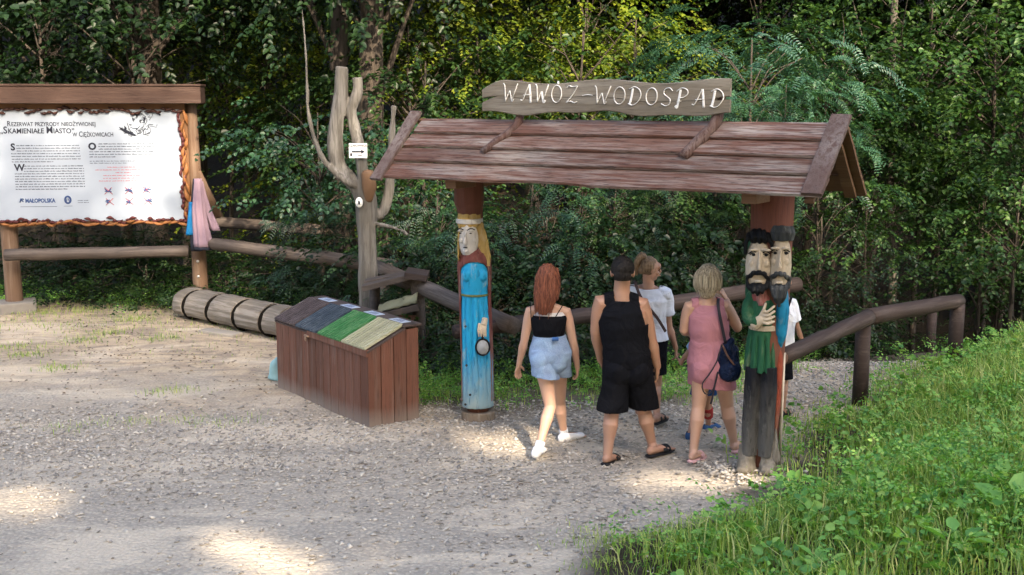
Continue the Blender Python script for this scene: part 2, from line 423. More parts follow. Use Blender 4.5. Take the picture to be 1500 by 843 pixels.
def shrub(key,px,py,Y,s=1.0,sz=None,rz=None,label=None,group=None,name='forest_shrub',zc=None,zoff=None):
    """centre of the crown at pixel (px,py) at depth Y"""
    p=P(px,py,Y); me,st=shr[key]; h=3.0 if not key.startswith('low') else .85
    sz=sz or s; z=hgt(p.x,Y)
    if zoff is not None: z+=zoff
    rz=random.uniform(0,6.28) if rz is None else rz
    o=thing(name,label or 'leafy green forest shrub beyond the rail fence','shrub',(p.x,Y,z),rz,group or 'shrubs in the forest edge')
    zt=p.z-z; mid=h*.55*s; lift=max(0,zt-mid); k=s if zc is None else zc
    if not lift: k=max(.4,zt/(h*.55))
    sp=None
    c=link('foliage',me,None,o); c.scale=(s,s,k*.95); c.location=(0,0,lift)
    c=link('stem',st,None,o); c.scale=(s,s,k*.95); c.location=(0,0,lift)
    if lift>.4:
        c=link('trunk',trunk_mesh('trunk',lift+.3,.03+.02*s,.03*s,None,int(px),BARK,seg=7),None,o)
    return o
def tree(px,Y,h,r,bend=(0,0),crown=None,label='',name='forest_tree',bk=BARK,seed=1,group=None,limb=.3,nl=14,zs=1,s=1):
    x=P(px,200,Y).x; o=thing(name,label,'tree',(x,Y,hgt(x,Y)-.1),0,group)
    bc=None
    if crown: 
        me,bc=crown; c=link('crown',me,None,o); c.rotation_euler=(0,0,0)
    link('trunk',trunk_mesh('trunk',h,r,r*.35,bc,seed,bk,bend,limb=limb,nl=nl),None,o); return o
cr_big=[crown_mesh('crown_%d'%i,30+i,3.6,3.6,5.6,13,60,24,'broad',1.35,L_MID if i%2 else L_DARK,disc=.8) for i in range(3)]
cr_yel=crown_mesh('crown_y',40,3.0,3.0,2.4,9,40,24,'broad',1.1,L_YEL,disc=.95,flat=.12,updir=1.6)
cr_top=crown_mesh('crown_t',42,5.5,5.5,8.4,12.5,60,70,'big',1.7,L_DARK,disc=1.2,zmin=7.9)
cr_mid=crown_mesh('crown_m',41,2.6,2.6,2.6,8,46,20,'broad',1.05,L_MID,disc=.8,flat=.13,updir=1.6)
# --- trees one can tell apart
tree(503,19.2,12,.2,(.1,0),cr_big[0],'tall dark forest tree just left of the thickest trunk, behind the bare dead tree',seed=3)
tree(547,18.4,13,.27,(.05,0),cr_big[1],'thickest forest tree, wide dark bark trunk behind the bare dead tree',seed=4)
tree(226,20.5,12,.26,(-.2,0),cr_big[2],'dark trunked forest tree standing behind the information board roof',seed=5)
tree(777,26,13,.22,(.2,0),cr_yel,'forest tree with mottled trunk directly above the left end of the name board',seed=6)
tree(631,30,13,.2,(0,0),cr_yel,'far forest tree between the thickest trunk and the name board',seed=7)
tree(376,32,13,.2,(.2,0),cr_yel,'far forest tree in the gap between information board and dead tree',seed=8)
tree(1325,18.5,10,.085,(-.35,0),cr_mid,'slender grey trunked tree standing right of the gate roof',bk=BARK_G,seed=9)
tree(1456,23,12,.12,(-.1,0),cr_mid,'thin forest tree near the right edge of the photo',bk=BARK_G,seed=10)
tree(1075,33,14,.2,(.3,0),cr_big[0],'far forest tree above the right end of the name board',seed=12)
tree(1190,27,13,.15,(-.3,0),cr_mid,'forest tree rising behind the right end of the gate roof',seed=13)
tree(930,36,14,.2,(0,0),cr_yel,'farthest forest tree above the middle of the name board',seed=14)
tree(90,25,13,.2,(0,0),cr_mid,'forest tree far behind the information board',seed=15)
# --- the rest of the wood: same trees further in
rnd=random.Random(5)
protos=[]
for i in range(44):
    Y=rnd.uniform(22,46); px=rnd.uniform(-200,1700)
    cr=rnd.choice(cr_big); x=P(px,200,Y).x
    if i<5:
        t_=trunk_mesh('trunk',11,rnd.uniform(.1,.2),.05,cr[1],50+i,BARK,(rnd.uniform(-.5,.5),0),nl=8); protos.append((cr,t_))
    cr,t_=protos[i%5]
    o=thing('forest_tree','tree deep in the dark wood behind the clearing','tree',(x,Y,hgt(x,Y)-.1),rnd.uniform(0,6.28),'trees deep in the wood')
    link('crown',cr[0],None,o); link('trunk',t_,None,o); k=rnd.uniform(.8,1.25); o.scale=(k,k,k)
for i,(x,Y) in enumerate([(-16,23),(-9,27),(-2.5,27.5),(4,26.5),(11,22),(17,21),(-13,30),(-5,30),(2,29),(9,30),(16,30),(24,26),(-20,36),(-9,38),(1,38),(11,38),(21,38),(-22,24)]):  # high crowns added out of view to block skylight and darken the wood
    o=thing('forest_tree','tall forest tree added so its crown above the view blocks skylight','tree',(x,Y,hgt(x,Y)-.1),i*1.3,'tall trees added to block skylight above the wood')
    link('crown',cr_top[0],None,o)
    if i==0: tt=trunk_mesh('trunk',11,.15,.06,cr_top[1],77,BARK,nl=10)
    link('trunk',tt,None,o)
# --- shrubs: key, px, py, Y, scale
SH=[
('hazel_dark2',60,40,20.3,1.35,'dark hazel bush hanging over the left end of the board roof beam'),
('hazel_dark',190,40,19.9,1.3,'dark broad leaved bush above the middle of the board roof beam'),
('hazel_dark',-60,120,20.6,1.4,None),

('yel',330,60,23.5,1.2,'bright yellow green bush in the gap right of the information board'),
('yel',420,110,25,1.3,'sunlit yellow green sapling left of the bare dead tree'),
('mid',440,200,21,1.0,None),('yel',390,20,27,1.4,None),
('yel',440,300,24,.9,None),
('round',468,215,16.4,.75,'round leaved bush left of the bare dead tree trunk'),
('round',560,215,16.8,.8,'round leaved bush between the dead tree and the gate roof'),
('hazel_dark',600,100,19.6,1.1,None),('yel',650,60,22,1.2,'bright layered foliage between the thickest trunk and the name board'),
('yel',700,110,20.5,1.0,None),('mid',620,150,18.5,1.0,None),
('yel',860,30,23,1.2,'yellow green bush above the left half of the name board'),
('mid',850,110,19,1.1,None),('yel',930,90,20.5,1.1,'sunlit yellow green bush rising above the middle of the name board'),

('rob',1100,120,15.4,.9,'blue green feathery leaved bush behind the right end of the name board'),
('rob',1150,170,15.2,.65,'feathery leaved bush rising just left of the gate roof gable'),
('pinn',1050,190,15.8,.8,None),
('mid',1210,150,17,.8,None),('midb',1360,70,18.5,1.2,'layered green bush above and right of the gable'),
('midb',1460,90,17.6,1.1,'layered mid green bush filling the upper right corner'),
('midsmall',1480,200,19,1.0,None),('midsmall',1110,30,23,1.3,None),

('midsmall',1200,370,15.2,.75,'small leaved bush right behind the carved bearded men'),
('midb',1440,340,16.5,.8,'green bush beyond the end of the right handrail'),
('pinn_mid',1480,250,17.4,.9,None),('midsmall',1500,400,16.6,.9,'small leaved bush at the right edge of the photo'),
('bigb',1270,325,15.4,.55,'leafy bush below the gable end of the gate roof'),
('pinn',640,340,14.6,.7,'dark feathery bush left of the carved woman pillar'),
('pinn',780,310,14.8,.85,'blue green feathery bush under the left half of the gate roof'),
('pinn',900,330,15,.8,'blue green feathery bush under the middle of the gate roof'),
('hazel_dark',720,380,14.6,.7,None),('hazel_dark',850,390,14.6,.8,None),('hazel_dark2',960,380,14.8,.8,'dark leaved bush behind the two walkers in the middle'),
('pinn_mid',1020,330,15.2,.8,None),('hazel_dark',1060,380,15,.7,None),('midsmall',800,370,14.3,.7,None),
('midb',1230,110,17.5,.9,None),('bigb',1490,320,15.6,.6,None),('midb',1500,200,17,.9,None),('bigb',1200,260,16,.6,None),('midb',1380,200,19,1.0,None),('bigb',850,330,14.6,.55,None),('midb',980,270,15.4,.6,None),('midb',640,290,15.6,.6,None),('bigb',600,330,15,.5,None),('hazel_dark',590,360,15.6,.75,None),('pinn',500,330,16.4,.65,'feathery blue green bush behind the rail left of the dead tree'),
('midsmall',650,400,14,.55,None),
('hazel_dark2',170,390,19,.8,None),('hazel_dark',60,370,19,.9,None),('mid',240,400,18.2,.6,None),('hazel_dark',420,380,18,.8,None),
]
LK={'hazel_dark':'dark broad leaved bush','hazel_dark2':'dark large leaved bush','midb':'fresh green layered bush','bigb':'fresh large leaved bush','mid':'mid green bush','midsmall':'small leaved green bush','pinn':'blue green feathery bush','pinn_mid':'green feathery leaved bush','rob':'bright feathery leaved bush','round':'round leaved bush','yel':'yellow green sapling','low':'dark low undergrowth','lowmid':'green low undergrowth'}
def where(px,py,Y=15):
    for lim,t_ in ((110,'behind the left half of the information board'),(300,'behind the right half of the information board'),(450,'between the information board and the dead tree'),(585,'behind the bare dead tree'),(660,'left of the blue dressed pillar'),(760,'behind the blue dressed pillar'),(880,'behind the left part of the gate'),(1000,'behind the middle of the gate'),(1085,'behind the right part of the gate'),(1200,'behind the bearded men pillar'),(1300,'behind the gate roof gable'),(1430,'right of the gate roof'),(9999,'at the right edge of the photo')):
        if px<lim: break
    v_='topmost' if py<70 else 'upper' if py<160 else 'middle' if py<290 else 'lower' if py<400 else 'ground level'
    return v_,t_
for i,(k,px,py,Y,s,lab) in enumerate(SH):
    if lab is None: v_,t_=where(px,py); lab='%s %s %s'%(v_,LK[k],t_)
    random.seed(100+i); shrub(k,px,py,Y,s,None,None,lab,'bushes of the forest edge')
LO=[(140,420,17.4,'low'),(215,425,17.3,'lowmid'),(330,410,16.8,'lowmid'),(400,415,16.2,'low'),(470,425,15.6,'low'),(90,425,17.6,'low'),(640,440,13.2,'lowmid'),(690,430,12.9,'low'),(780,480,12.6,'low'),(860,500,13,'lowmid'),(940,500,13.2,'low'),(1010,490,13.6,'lowmid'),(1080,470,14.4,'low'),(1200,470,15,'lowmid'),(1235,480,15.3,'low'),(1180,500,14.6,'low'),(620,480,12.6,'lowmid'),(600,440,13.6,'low')]
for i,(px,py,Y,k) in enumerate(LO):
    p=P(px,py,Y); random.seed(i)
    o=thing('undergrowth_bush','%s bush %s'%(LK[k],where(px,py)[1]) if i%3 else '%s clump %s'%(LK[k],where(px,py)[1]),'bush',(p.x,Y,hgt(p.x,Y)),random.uniform(0,6),'low bushes along the rail fences')
    s=random.uniform(.7,1.0)
    for nme,m_ in zip(('foliage','stem'),shr[k]):
        c=link(nme,m_,None,o); c.scale=(s,s,s*.8)
# --- unseen trees added behind the viewpoint to shade the clearing
E1=Vector((math.cos(SUN_AZ),-math.sin(SUN_AZ),0)); E2=LT.cross(E1)
e1=np.array(E1); e2=np.array(E2)
LITS=[(G(745,648),.42,.12),(G(25,742),.38,.12),(G(322,800),.20,.06),(G(440,832),.42,.09),(G(985,712),.3,.05),(G(1090,708),.25,.04),  # points that get sun through holes cut in the added crowns
 (P(232,220,16.3),.32,.2),(P(205,290,16.3),.2,.15),
 (P(1260,60,19),1.6,.8),(P(1440,120,17.6),1.8,.9),(P(1480,330,16),.9,.4),(P(1200,330,15.4),.5,.3),(P(870,330,14.8),.5,.25)]
def occl(name,x,y,h,rx,nb,seed,zlo):
    rng=np.random.default_rng(seed); z0=zlo; zc=(z0+h)/2; rz=(h-z0)/2
    bc,bu=boughs(rng,nb,rx,rx*.55,zc,rz,core=.1)
    C=[];D=[]
    for c,u in zip(bc,bu):
        n=22; o=rng.normal(0,1,(n,3))*np.array([1.0,1.0,.45]); C.append(c+o); D.append(nrm(o+u))
    C=np.concatenate(C);D=np.concatenate(D)
    p,d,n,L,W=sprays(rng,C,D,'big',2.2)
    wp=p+np.array([x,y,0])+d*L[:,None]*.5; uu=wp@e1; vv=wp@e2; keep=np.ones(len(p),bool)
    for q,ru,rv in LITS:
        u0=q.dot(E1); v0=q.dot(E2); ang=np.arctan2(vv-v0,uu-u0)
        wob=1+.3*np.sin(ang*3+u0)+.2*np.sin(ang*5+v0)
        keep&=~((((uu-u0)/(ru+.12))**2+((vv-v0)/(rv+.12))**2)<wob)
    v,f=leafgeo(p[keep],d[keep],n[keep],L[keep],W[keep])
    me=npmesh('crown',v,f); me.materials.append(L_MID)
    o=thing('added_shade_tree','unseen tall leafy tree added behind the viewpoint to shade the clearing','tree',(x,y,0),0,'unseen shade trees added behind the viewpoint')
    link('crown',me,None,o); link('trunk',trunk_mesh('trunk',h*.9,.3,.08,bc,seed,BARK,nl=10),None,o)
for i,(x,y,h,zlo) in enumerate([(-5,-13,23,3),(0.5,-14.5,22,4),(6,-12.5,20,3),(11.5,-14,18.5,3),(17,-12.5,21,3),(22.5,-14,32,4),(27.5,-13,33,5),(-10.5,-13,24,3)]):
    occl('t',x,y,h,4.2,150,200+i,zlo)
# ================================================================ gravel, grass, ground cover (stuff)
rng=np.random.default_rng(11)
def on_bin(x,y): return False
def scatter(n,xr,yr,dens,seed):
    r=np.random.default_rng(seed); X=r.uniform(*xr,n); Y=r.uniform(*yr,n); Q=r.random(n); out=[]
    for x,y,q in zip(X,Y,Q):
        k=dens(x,y)
        if q<k: out.append((x,y,hgt(x,y),k))
    return np.array(out)
def gd(x,y):
    n=noise.noise(Vector((x*.55,y*.8,5))); n2=noise.noise(Vector((x*1.9,y*2.6,15)))
    near_gate=sstep(9.9,10.6,y)*(1-sstep(11.0,11.6,y))*sstep(-1.9,-1.2,x)
    pathg=sstep(10.2,11.5,y)*sstep(2,2.6,x)
    band=math.exp(-((y-9.2+x*.25)/1.7)**2)*(.7 if x<1 else .25)
    left=.55*sstep(13.2,11.0,y)if False else 0
    k=band+.25*n+.35*n2*(band+.15)+near_gate*.7+pathg*.9
    k*=1-sstep(-.1,.35,x-bord_x(y)); k*=1-.93*sstep(10.3,11.8,y+.3*x*0+n)*(1-sstep(-1.8,-.8,x))
    if y>11.3+.2*n and x<1.4: k*=.0 if x>-1.6 else 1
    return max(.03 if y<12 else 0,min(1,k))
S=scatter(95000,(-5.2,5.0),(5.6,14.4),gd,1)
def stones(S,seed,smin,smax,name,m,pw=2.2,label=None):
    r=np.random.default_rng(seed); n=len(S)
    base=np.array([[1,0,0],[.2,1,.1],[-1,.1,0],[-.1,-1,0],[.1,.1,.75],[0,0,-.7],[.6,.65,.3],[-.6,-.55,.35]])
    fc=np.array([[4,0,6],[4,6,1],[4,1,2],[4,2,7],[4,7,3],[4,3,0],[0,1,6],[2,3,7],[5,1,0],[5,2,1],[5,3,2],[5,0,3]])
    fc=np.array([[4,0,6],[4,6,1],[4,1,2],[4,2,7],[4,7,3],[4,3,0],[6,0,1],[7,2,3],[5,1,0],[5,2,1],[5,3,2],[5,0,3]])
    sz=smin+(smax-smin)*r.random(n)**pw
    V=base[None]*(1+r.uniform(-.3,.3,(n,8,3)))*sz[:,None,None]*np.stack([np.ones(n),r.uniform(.5,.95,n),r.uniform(.35,.7,n)],1)[:,None,:]
    a=r.uniform(0,6.28,n); ca,sa=np.cos(a)[:,None],np.sin(a)[:,None]; ti=r.normal(0,.3,n)[:,None]
    x,y,z=V[:,:,0],V[:,:,1],V[:,:,2]; z=z+x*ti
    V=np.stack([x*ca-y*sa,x*sa+y*ca,z],2)+S[:,None,:3]+np.array([0,0,.002]); V[:,:,2]+=(sz*.15)[:,None]
    Fc=(np.arange(n)[:,None,None]*8+fc[None]).reshape(-1,3)
    return tag(link(name,npmesh(name,V.reshape(-1,3),Fc),m),label,None,None,'stuff')
m,t,b,_=mat('gravel_stone'); ge=N(t,'ShaderNodeNewGeometry')
c=ramp(t,ge.outputs['Random Per Island'],[(0,(.20,.18,.15)),(.3,(.32,.285,.24)),(.6,(.41,.365,.305)),(.85,(.49,.435,.36)),(1,(.60,.54,.45))])
c=mix(t,noi(t,tex(t),60,3),[.0]*3,c); c=mix(t,.75,c,ramp(t,ge.outputs['Random Per Island'],[(0,(.20,.185,.17)),(1,(.60,.55,.48))])); t.links.new(c,b.inputs['Base Color']); b.inputs['Roughness'].default_value=.85
GRAVEL=m
stones(S,2,.007,.029,'gravel',GRAVEL)
# a few bigger loose stones and a heap at the foot of the right pillar
S2=scatter(900,(-5,4),(6,14),lambda x,y:.35*(1-sstep(-.1,.3,x-bord_x(y))),3)
q=G(1062,692); r=np.random.default_rng(4); hp=np.array([(q.x+a,q.y+b_,.01,1) for a,b_ in r.normal(0,(.13,.16),(260,2))])
S2=np.concatenate([S2,hp]); stones(S2,5,.012,.034,'loose_stones',GRAVEL)
def lit_d(x,y): return (.5*sstep(-.15,.3,noise.noise(Vector((x*.9,y*1.6,71))))+.25)*sstep(10.5,13.5,y)*(1-sstep(-1.5,-1.0,x)) + .5*sstep(.1,.5,x-bord_x(y)+.3)*(1-sstep(.3,.9,x-bord_x(y)))
SL=scatter(16000,(-7.5,4.5),(6.5,17),lit_d,31); rL=np.random.default_rng(32); nL=len(SL); aL=rL.uniform(0,6.28,nL)
pL=SL[:,:3].copy(); pL[:,2]+=.006; v,f=leafgeo(pL,np.stack([np.cos(aL),np.sin(aL),rL.normal(0,.15,nL)],1),np.tile([0,0,1.],(nL,1))+rL.normal(0,.3,(nL,3)),rL.uniform(.012,.05,nL),rL.uniform(.008,.028,nL),.2)
m,t,b,_=mat('dead_leaf_litter'); ge=N(t,'ShaderNodeNewGeometry'); t.links.new(ramp(t,ge.outputs['Random Per Island'],[(0,(.045,.03,.02)),(.6,(.12,.08,.05)),(1,(.26,.19,.11))]),b.inputs['Base Color']); b.inputs['Roughness'].default_value=.9
tag(link('leaf_litter',npmesh('leaf_litter',v,f),m),kind='stuff')
# twigs and dead leaves
bm=BM(); r=random.Random(3)
for i in range(70):
    x=r.uniform(-4.5,3.2); y=r.uniform(6.6,13.5)
    if x>bord_x(y): continue
    a=r.uniform(0,6.28); L=r.uniform(.03,.13); z=hgt(x,y)+.012; d=Vector((math.cos(a),math.sin(a),0))
    p0=Vector((x,y,z)); tube(bm,[p0,p0+d*L*.5+Vector((0,0,r.uniform(0,.02)))+Vector((r.uniform(-.02,.02),r.uniform(-.02,.02),0)),p0+d*L],[.003,.0025,.0015],5)
tag(obj('fallen_twigs',bm,plain('twig_brown',(.1,.07,.05),.9)),kind='stuff')
def blades(S,seed,h0,h1,w,m,name,kfun=None,droop=.5):
    r=np.random.default_rng(seed); n=len(S); p=S[:,:3].copy(); hh=r.uniform(h0,h1,n)
    if kfun is not None: hh*=np.array([kfun(a,b_) for a,b_ in S[:,:2]])
    a=r.uniform(0,6.28,n); out=np.stack([np.cos(a),np.sin(a),np.zeros(n)],1); sd_=np.stack([-np.sin(a),np.cos(a),np.zeros(n)],1)
    dr=r.uniform(.15,1,n)*droop; W=w*r.uniform(.6,1.3,n)
    m1=p+out*(hh*dr*.35)[:,None]+np.array([0,0,1])*(hh*.6)[:,None]
    tp=p+out*(hh*dr*1.0)[:,None]+np.array([0,0,1])*(hh*(1-.35*dr))[:,None]
    V=np.stack([p-sd_*W[:,None],p+sd_*W[:,None],m1-sd_*(W*.8)[:,None],m1+sd_*(W*.8)[:,None],tp-sd_*(W*.12)[:,None],tp+sd_*(W*.12)[:,None]],1)
    b_=np.arange(n)[:,None]*6; Fq=np.concatenate([b_+np.array([[0,1,3,2]]),b_+np.array([[2,3,5,4]])],1).reshape(-1,4)
    return tag(link(name,npmesh(name,V.reshape(-1,3),Fq),m),kind='stuff')
def gdens(x,y):
    d=x-bord_x(y); n=noise.noise(Vector((x*1.3,y*1.3,20)))+.4*noise.noise(Vector((x*3.5,y*3.5,22))); d-=.35*(1-sstep(8.8,9.8,y)); 
    return max(0,min(1,sstep(-.25,.9,d+.9*n*(1-sstep(8.6,9.6,y)*.75)+.45*sstep(8.6,9.6,y))*(.35+.65*sstep(.4,1.8,d+n*.8))+(.06 if d>0 else 0)))
def gh(x,y):
    d=x-bord_x(y); n=noise.noise(Vector((x*1.1,y*1.1,33))); return (.35+.65*sstep(.1,1.5,d+n*.6))*(1+.5*n)*(.75+.35*sstep(7,11,y))
SG=scatter(150000,(0,8.5),(5.6,16.5),gdens,6)
blades(SG,7,.08,.34,.0048,L_GRASS,'grass',gh,.8)
# leafy weeds on the bank
def weeds(S,seed,kind,size,m,name,hmax):
    r=np.random.default_rng(seed); n=len(S); p=S[:,:3].copy(); p[:,2]+=r.uniform(.02,1,n)**1.5*hmax
    a=r.uniform(0,6.28,n); d=np.stack([np.cos(a),np.sin(a),r.uniform(.1,1.0,n)],1)
    q=sprays(r,p,d,kind,size,updir=1.0); v,f=leafgeo(*q); return tag(link(name,npmesh(name,v,f),m),kind='stuff')
SW=scatter(19000,(0,8.5),(5.8,16.5),lambda x,y:gdens(x,y)*(.55+.7*noise.noise(Vector((x*.9,y*.9,44)))),8)
weeds(SW,9,'small',.62,L_WEED,'weeds',.24)
SW2=scatter(5200,(1.0,8.5),(5.8,16.5),lambda x,y:gdens(x,y)*.6,18)
weeds(SW2,19,'big',.45,L_WEED,'broad_leaved_weeds',.16)
# ground cover behind the gate and along the fences
def cdens(x,y):
    n=noise.noise(Vector((x*1.2,y*1.2,51)))
    if x-bord_x(y)>0: return 0
    a=sstep(11.05,11.5,y+.35*n)*sstep(-1.9,-1.3,x)*(1-sstep(1.9,2.4,x-(y-11.3)*.5+.2*n))
    b_=sstep(-.9,.4,y-fence_y(x)+.8*n)*(1-sstep(4,6,y-fence_y(x))) if x<3.3 else 0
    return max(a*(.35+.6*n+.3),b_*(.5+.7*n))
SC=scatter(24000,(-8.5,4.5),(10.8,19),cdens,12)
weeds(SC,13,'small',.62,L_WEED,'ground_cover',.14)
SB=scatter(26000,(-3,4.5),(10.9,14.5),lambda x,y:.8*cdens(x,y),14)
blades(SB,15,.05,.14,.0035,L_GRASS,'rough_grass',None,.9)
# sparse tufts on the bare ground at the left
TF=[(40,520),(95,625),(185,618),(250,575),(270,615),(120,500),(160,490),(240,500),(20,508),(330,620),(80,540),(870,788),(905,800),(960,790),(880,838),(200,470),(120,455),(60,460),(430,470),(1010,770)]
P_=[]
r=np.random.default_rng(21)
for px,py in TF:
    q=G(px,py); n=60 if 600<py<630 else 130
    for a,b_ in r.normal(0,1,(n,2))*np.array([.16 if px<600 else .12,.11]): P_.append((q.x+a,q.y+b_,hgt(q.x+a,q.y+b_)-.005,1))
r=np.random.default_rng(25)
for _ in range(7000):
    x=r.uniform(-7.5,-1.6); y=r.uniform(12.4,17)
    k=sstep(13.2,15.8,y+1.6*noise.noise(Vector((x*.8,y*.8,61))))
    if r.random()<k*.8: P_.append((x,y,hgt(x,y)-.005,1))
blades(np.array(P_),22,.03,.085,.003,L_GRASS,'grass_tufts',None,1.0)
# big burdock leaves in the near right corner
def burdock(px,py,label,s=1.0,seed=0):
    q=G(px,py,.42); rg=np.random.default_rng(seed); o=thing('burdock_plant',label,'plant',(q.x,q.y,hgt(q.x,q.y)),0,'large leaved plants on the grass bank')
    n=11; a=np.linspace(0,6.28,n,endpoint=False)+rg.uniform(-.3,.3,n); d=np.stack([np.cos(a),np.sin(a),rg.uniform(.1,.7,n)],1)
    hgt_=rg.uniform(.05,.28,n)*s; p=d*np.array([.1,.1,0])*s; p[:,2]=hgt_
    v,f=leafgeo(p,d,np.tile([0,0,1.],(n,1))+rg.normal(0,.2,(n,3)),rg.uniform(.16,.3,n)*s,rg.uniform(.1,.17,n)*s,.15)
    link('leaves',npmesh('leaves',v,f,True),L_WEED,o)
    bm=BM()
    for i in range(n): tube(bm,[(0,0,0),Vector(p[i])*.6+Vector((0,0,.02)),p[i]],[.007,.006,.004],6)
    obj('stalks',bm,L_WEED,o)
burdock(1480,800,'largest broad leaved plant in the near right corner',.8,1)
burdock(1400,838,'broad leaved plant cut by the bottom edge right of centre',.6,2)
burdock(1470,745,'broad leaved plant above the one in the near right corner',.6,3)
burdock(1205,832,'dark broad leaved plant at the bottom edge of the grass',.5,4)
burdock(1165,668,'small round leaved plant beside the foot of the carved men pillar',.5,5)
burdock(1385,640,'broad leaved plant halfway up the grass bank',.45,6)
# ================================================================ wood and paint materials
W_ROOF=wood('weathered_red_brown_planks',(.125,.058,.040),(.28,.238,.21),(.012,.008,.007),'x',.52,1.7,island=.3,crack=.8)
W_BARGE=wood('weathered_grey_barge_board',(.10,.062,.052),(.20,.165,.15),(.05,.035,.03),'z',.6,1.3)
W_SIGN=wood('grey_green_sign_wood',(.17,.145,.11),(.25,.225,.185),(.07,.06,.045),'x',.5,1.2)
W_RAIL=wood('brown_rail_wood',(.036,.025,.022),(.075,.058,.052),(.03,.022,.02),'x',.4,1.0,.7)
W_RAILG=wood('grey_rail_wood',(.055,.044,.038),(.11,.09,.078),(.04,.03,.025),'x',.5)
W_DEAD=wood('bleached_dead_wood',(.085,.078,.067),(.20,.188,.172),(.035,.03,.025),'z',.5,1.0)
W_DEADB=wood('brownish_dead_wood',(.24,.18,.12),(.36,.31,.26),(.08,.06,.04),'z',.4,1.0)
W_BIN=wood('red_brown_bin_boards',(.125,.055,.038),(.165,.115,.095),(.045,.025,.02),'z',.35,1.2,.6,island=.3,crack=.7,low=(.16,(.21,.185,.165)))
W_BEAM=wood('dark_roof_beam',(.055,.032,.024),(.10,.066,.052),(.03,.018,.015),'x',.35)
W_POST=wood('tan_peeled_post',(.115,.072,.048),(.18,.135,.10),(.10,.06,.035),'z',.4)
W_CAP=wood('red_brown_pillar_top',(.11,.042,.028),(.17,.08,.055),(.06,.03,.02),'z',.3)
W_LOG=wood('split_log_wood',(.12,.105,.088),(.22,.20,.175),(.12,.09,.07),'x',.5,1.0)
W_UNDER=wood('unpainted_underside',(.15,.085,.05),(.2,.13,.08),(.10,.06,.04),'x',.4)
W_POLE=wood('pale_pole',(.55,.48,.38),(.6,.56,.5),(.2,.16,.12),'z',.4)
def panelm(name,s=1.0):
    return plain(name,s,.5,.04,10,.5,.0)
M_PANEL=panelm('board_print_pale_blue',(.275,.32,.385)); M_PANEL.node_tree.nodes['Principled BSDF'].inputs['Roughness'].default_value=.25
M_INK=plain('black_ink',(.015,.018,.03),.5,.1); M_INKR=plain('red_ink',(.35,.04,.05),.5,.1); M_INKB=plain('blue_ink',(.03,.06,.16),.5,.1); M_INKG=plain('grey_ink',(.16,.18,.22),.5,.1)
M_WHITE=plain('white_paint',(.78,.78,.76),.5,.05); M_SCREW=plain('steel_screw',(.5,.5,.5),.4,.1,metal=.8)
def plank(bm,x0,x1,A,B,th,wob=.0,seed=0,n=44,wob2=None):
    """board along x; A=(y,z) upper edge, B=(y,z) lower edge; live edges"""
    wob2=wob if wob2 is None else wob2; A=Vector((0,)+tuple(A)); B=Vector((0,)+tuple(B)); d=(B-A).normalized(); nr=Vector((1,0,0)).cross(d); 
    if nr.z<0: nr=-nr
    rings=[]
    for i in range(n+1):
        x=lerp(x0,x1,i/n); a=A+d*wob*noise.noise(Vector((x*1.6,seed,0))); b_=B+d*(wob2*1.5*noise.noise(Vector((x*1.3,seed+9,0)))+wob2*.5*noise.noise(Vector((x*4,seed+9,0))))
        m_=(a+b_)/2+nr*(.006*noise.noise(Vector((x*.9,seed+4,2)))); e=.15*th
        P4=[a,a+nr*(th-e)+d*e,m_+nr*th,b_+nr*(th-e)-d*e*1.5,b_+nr*e*.2,]
        rings.append([bm.verts.new(Vector((x,0,0))+q) for q in P4])
    for a,b_ in zip(rings,rings[1:]):
        for k in range(5): bm.faces.new((a[k],a[(k+1)%5],b_[(k+1)%5],b_[k]))
    bm.faces.new(rings[0]); bm.faces.new(rings[-1][::-1])
def fixn(bm): bmesh.ops.recalc_face_normals(bm,faces=bm.faces); return bm
def text(body,size,loc,rot,m,parent,name,ext=.0015,off=0.0,align='LEFT',sx=1.0,shear=0):
    cu=bpy.data.curves.new(name,'FONT'); cu.body=body; cu.size=size; cu.extrude=ext; cu.offset=off; cu.align_x=align; cu.shear=shear; cu.resolution_u=3
    o=bpy.data.objects.new(name,cu); COL.objects.link(o); dg=bpy.context.evaluated_depsgraph_get(); dg.update()
    me=bpy.data.meshes.new_from_object(o.evaluated_get(dg)); bpy.data.objects.remove(o)
    me.transform(Matrix.Translation(Vector(loc))@Euler(rot).to_matrix().to_4x4()@Matrix.Scale(sx,4,(1,0,0)))
    me.materials.clear(); return me
def joinm(name,meshes,m,parent):
    bm=BM()
    for x in meshes: bm.from_mesh(x)
    return obj(name,bm,m,parent,smooth=False)
# ================================================================ entrance gate
W0=G(700,612); M0=G(1112,688); GO=(W0+M0)/2; GX=(M0-W0).normalized(); GA=math.atan2(GX.y,GX.x)
gate=thing('entrance_gate','roofed wooden trail gate on two carved painted pillars with a rustic name board on top','gate',GO,GA)
rzR,rzE,eb=2.765,2.235,.51
def slope(t,side=-1): return (side*eb*t, rzR+(rzE-rzR)*t)
bm=BM(); T=[0,.26,.49,.73,1.0]
for i in range(4):
    a=slope(T[i]-.03); b_=slope(T[i+1]+.02)
    L0=-2.02-.03*i; a=(a[0],a[1]+.002); b_=(b_[0],b_[1]+.048)
    plank(bm,L0,1.95+.02*i,a,b_,.026,.004,i,wob2=.007 if i<3 else .014)
obj('front_roof_planks',fixn(bm),W_ROOF,gate,smooth=False)
bm=BM(); rn=random.Random(8)
for i in range(4):
    for xx in (-1.75,-1.41,-.6,.25,1.0,1.41,1.72):
        for tt_ in (.3,.75):
            t_=lerp(T[i],T[i+1],tt_); q=slope(t_); ell(bm,(xx+rn.uniform(-.03,.03),q[0],q[1]+.030+.022*tt_),(.007,.007,.004),sub=1)
obj('nail_heads',bm,plain('rusty_nail',(.04,.025,.02),.7),gate)
bm=BM()
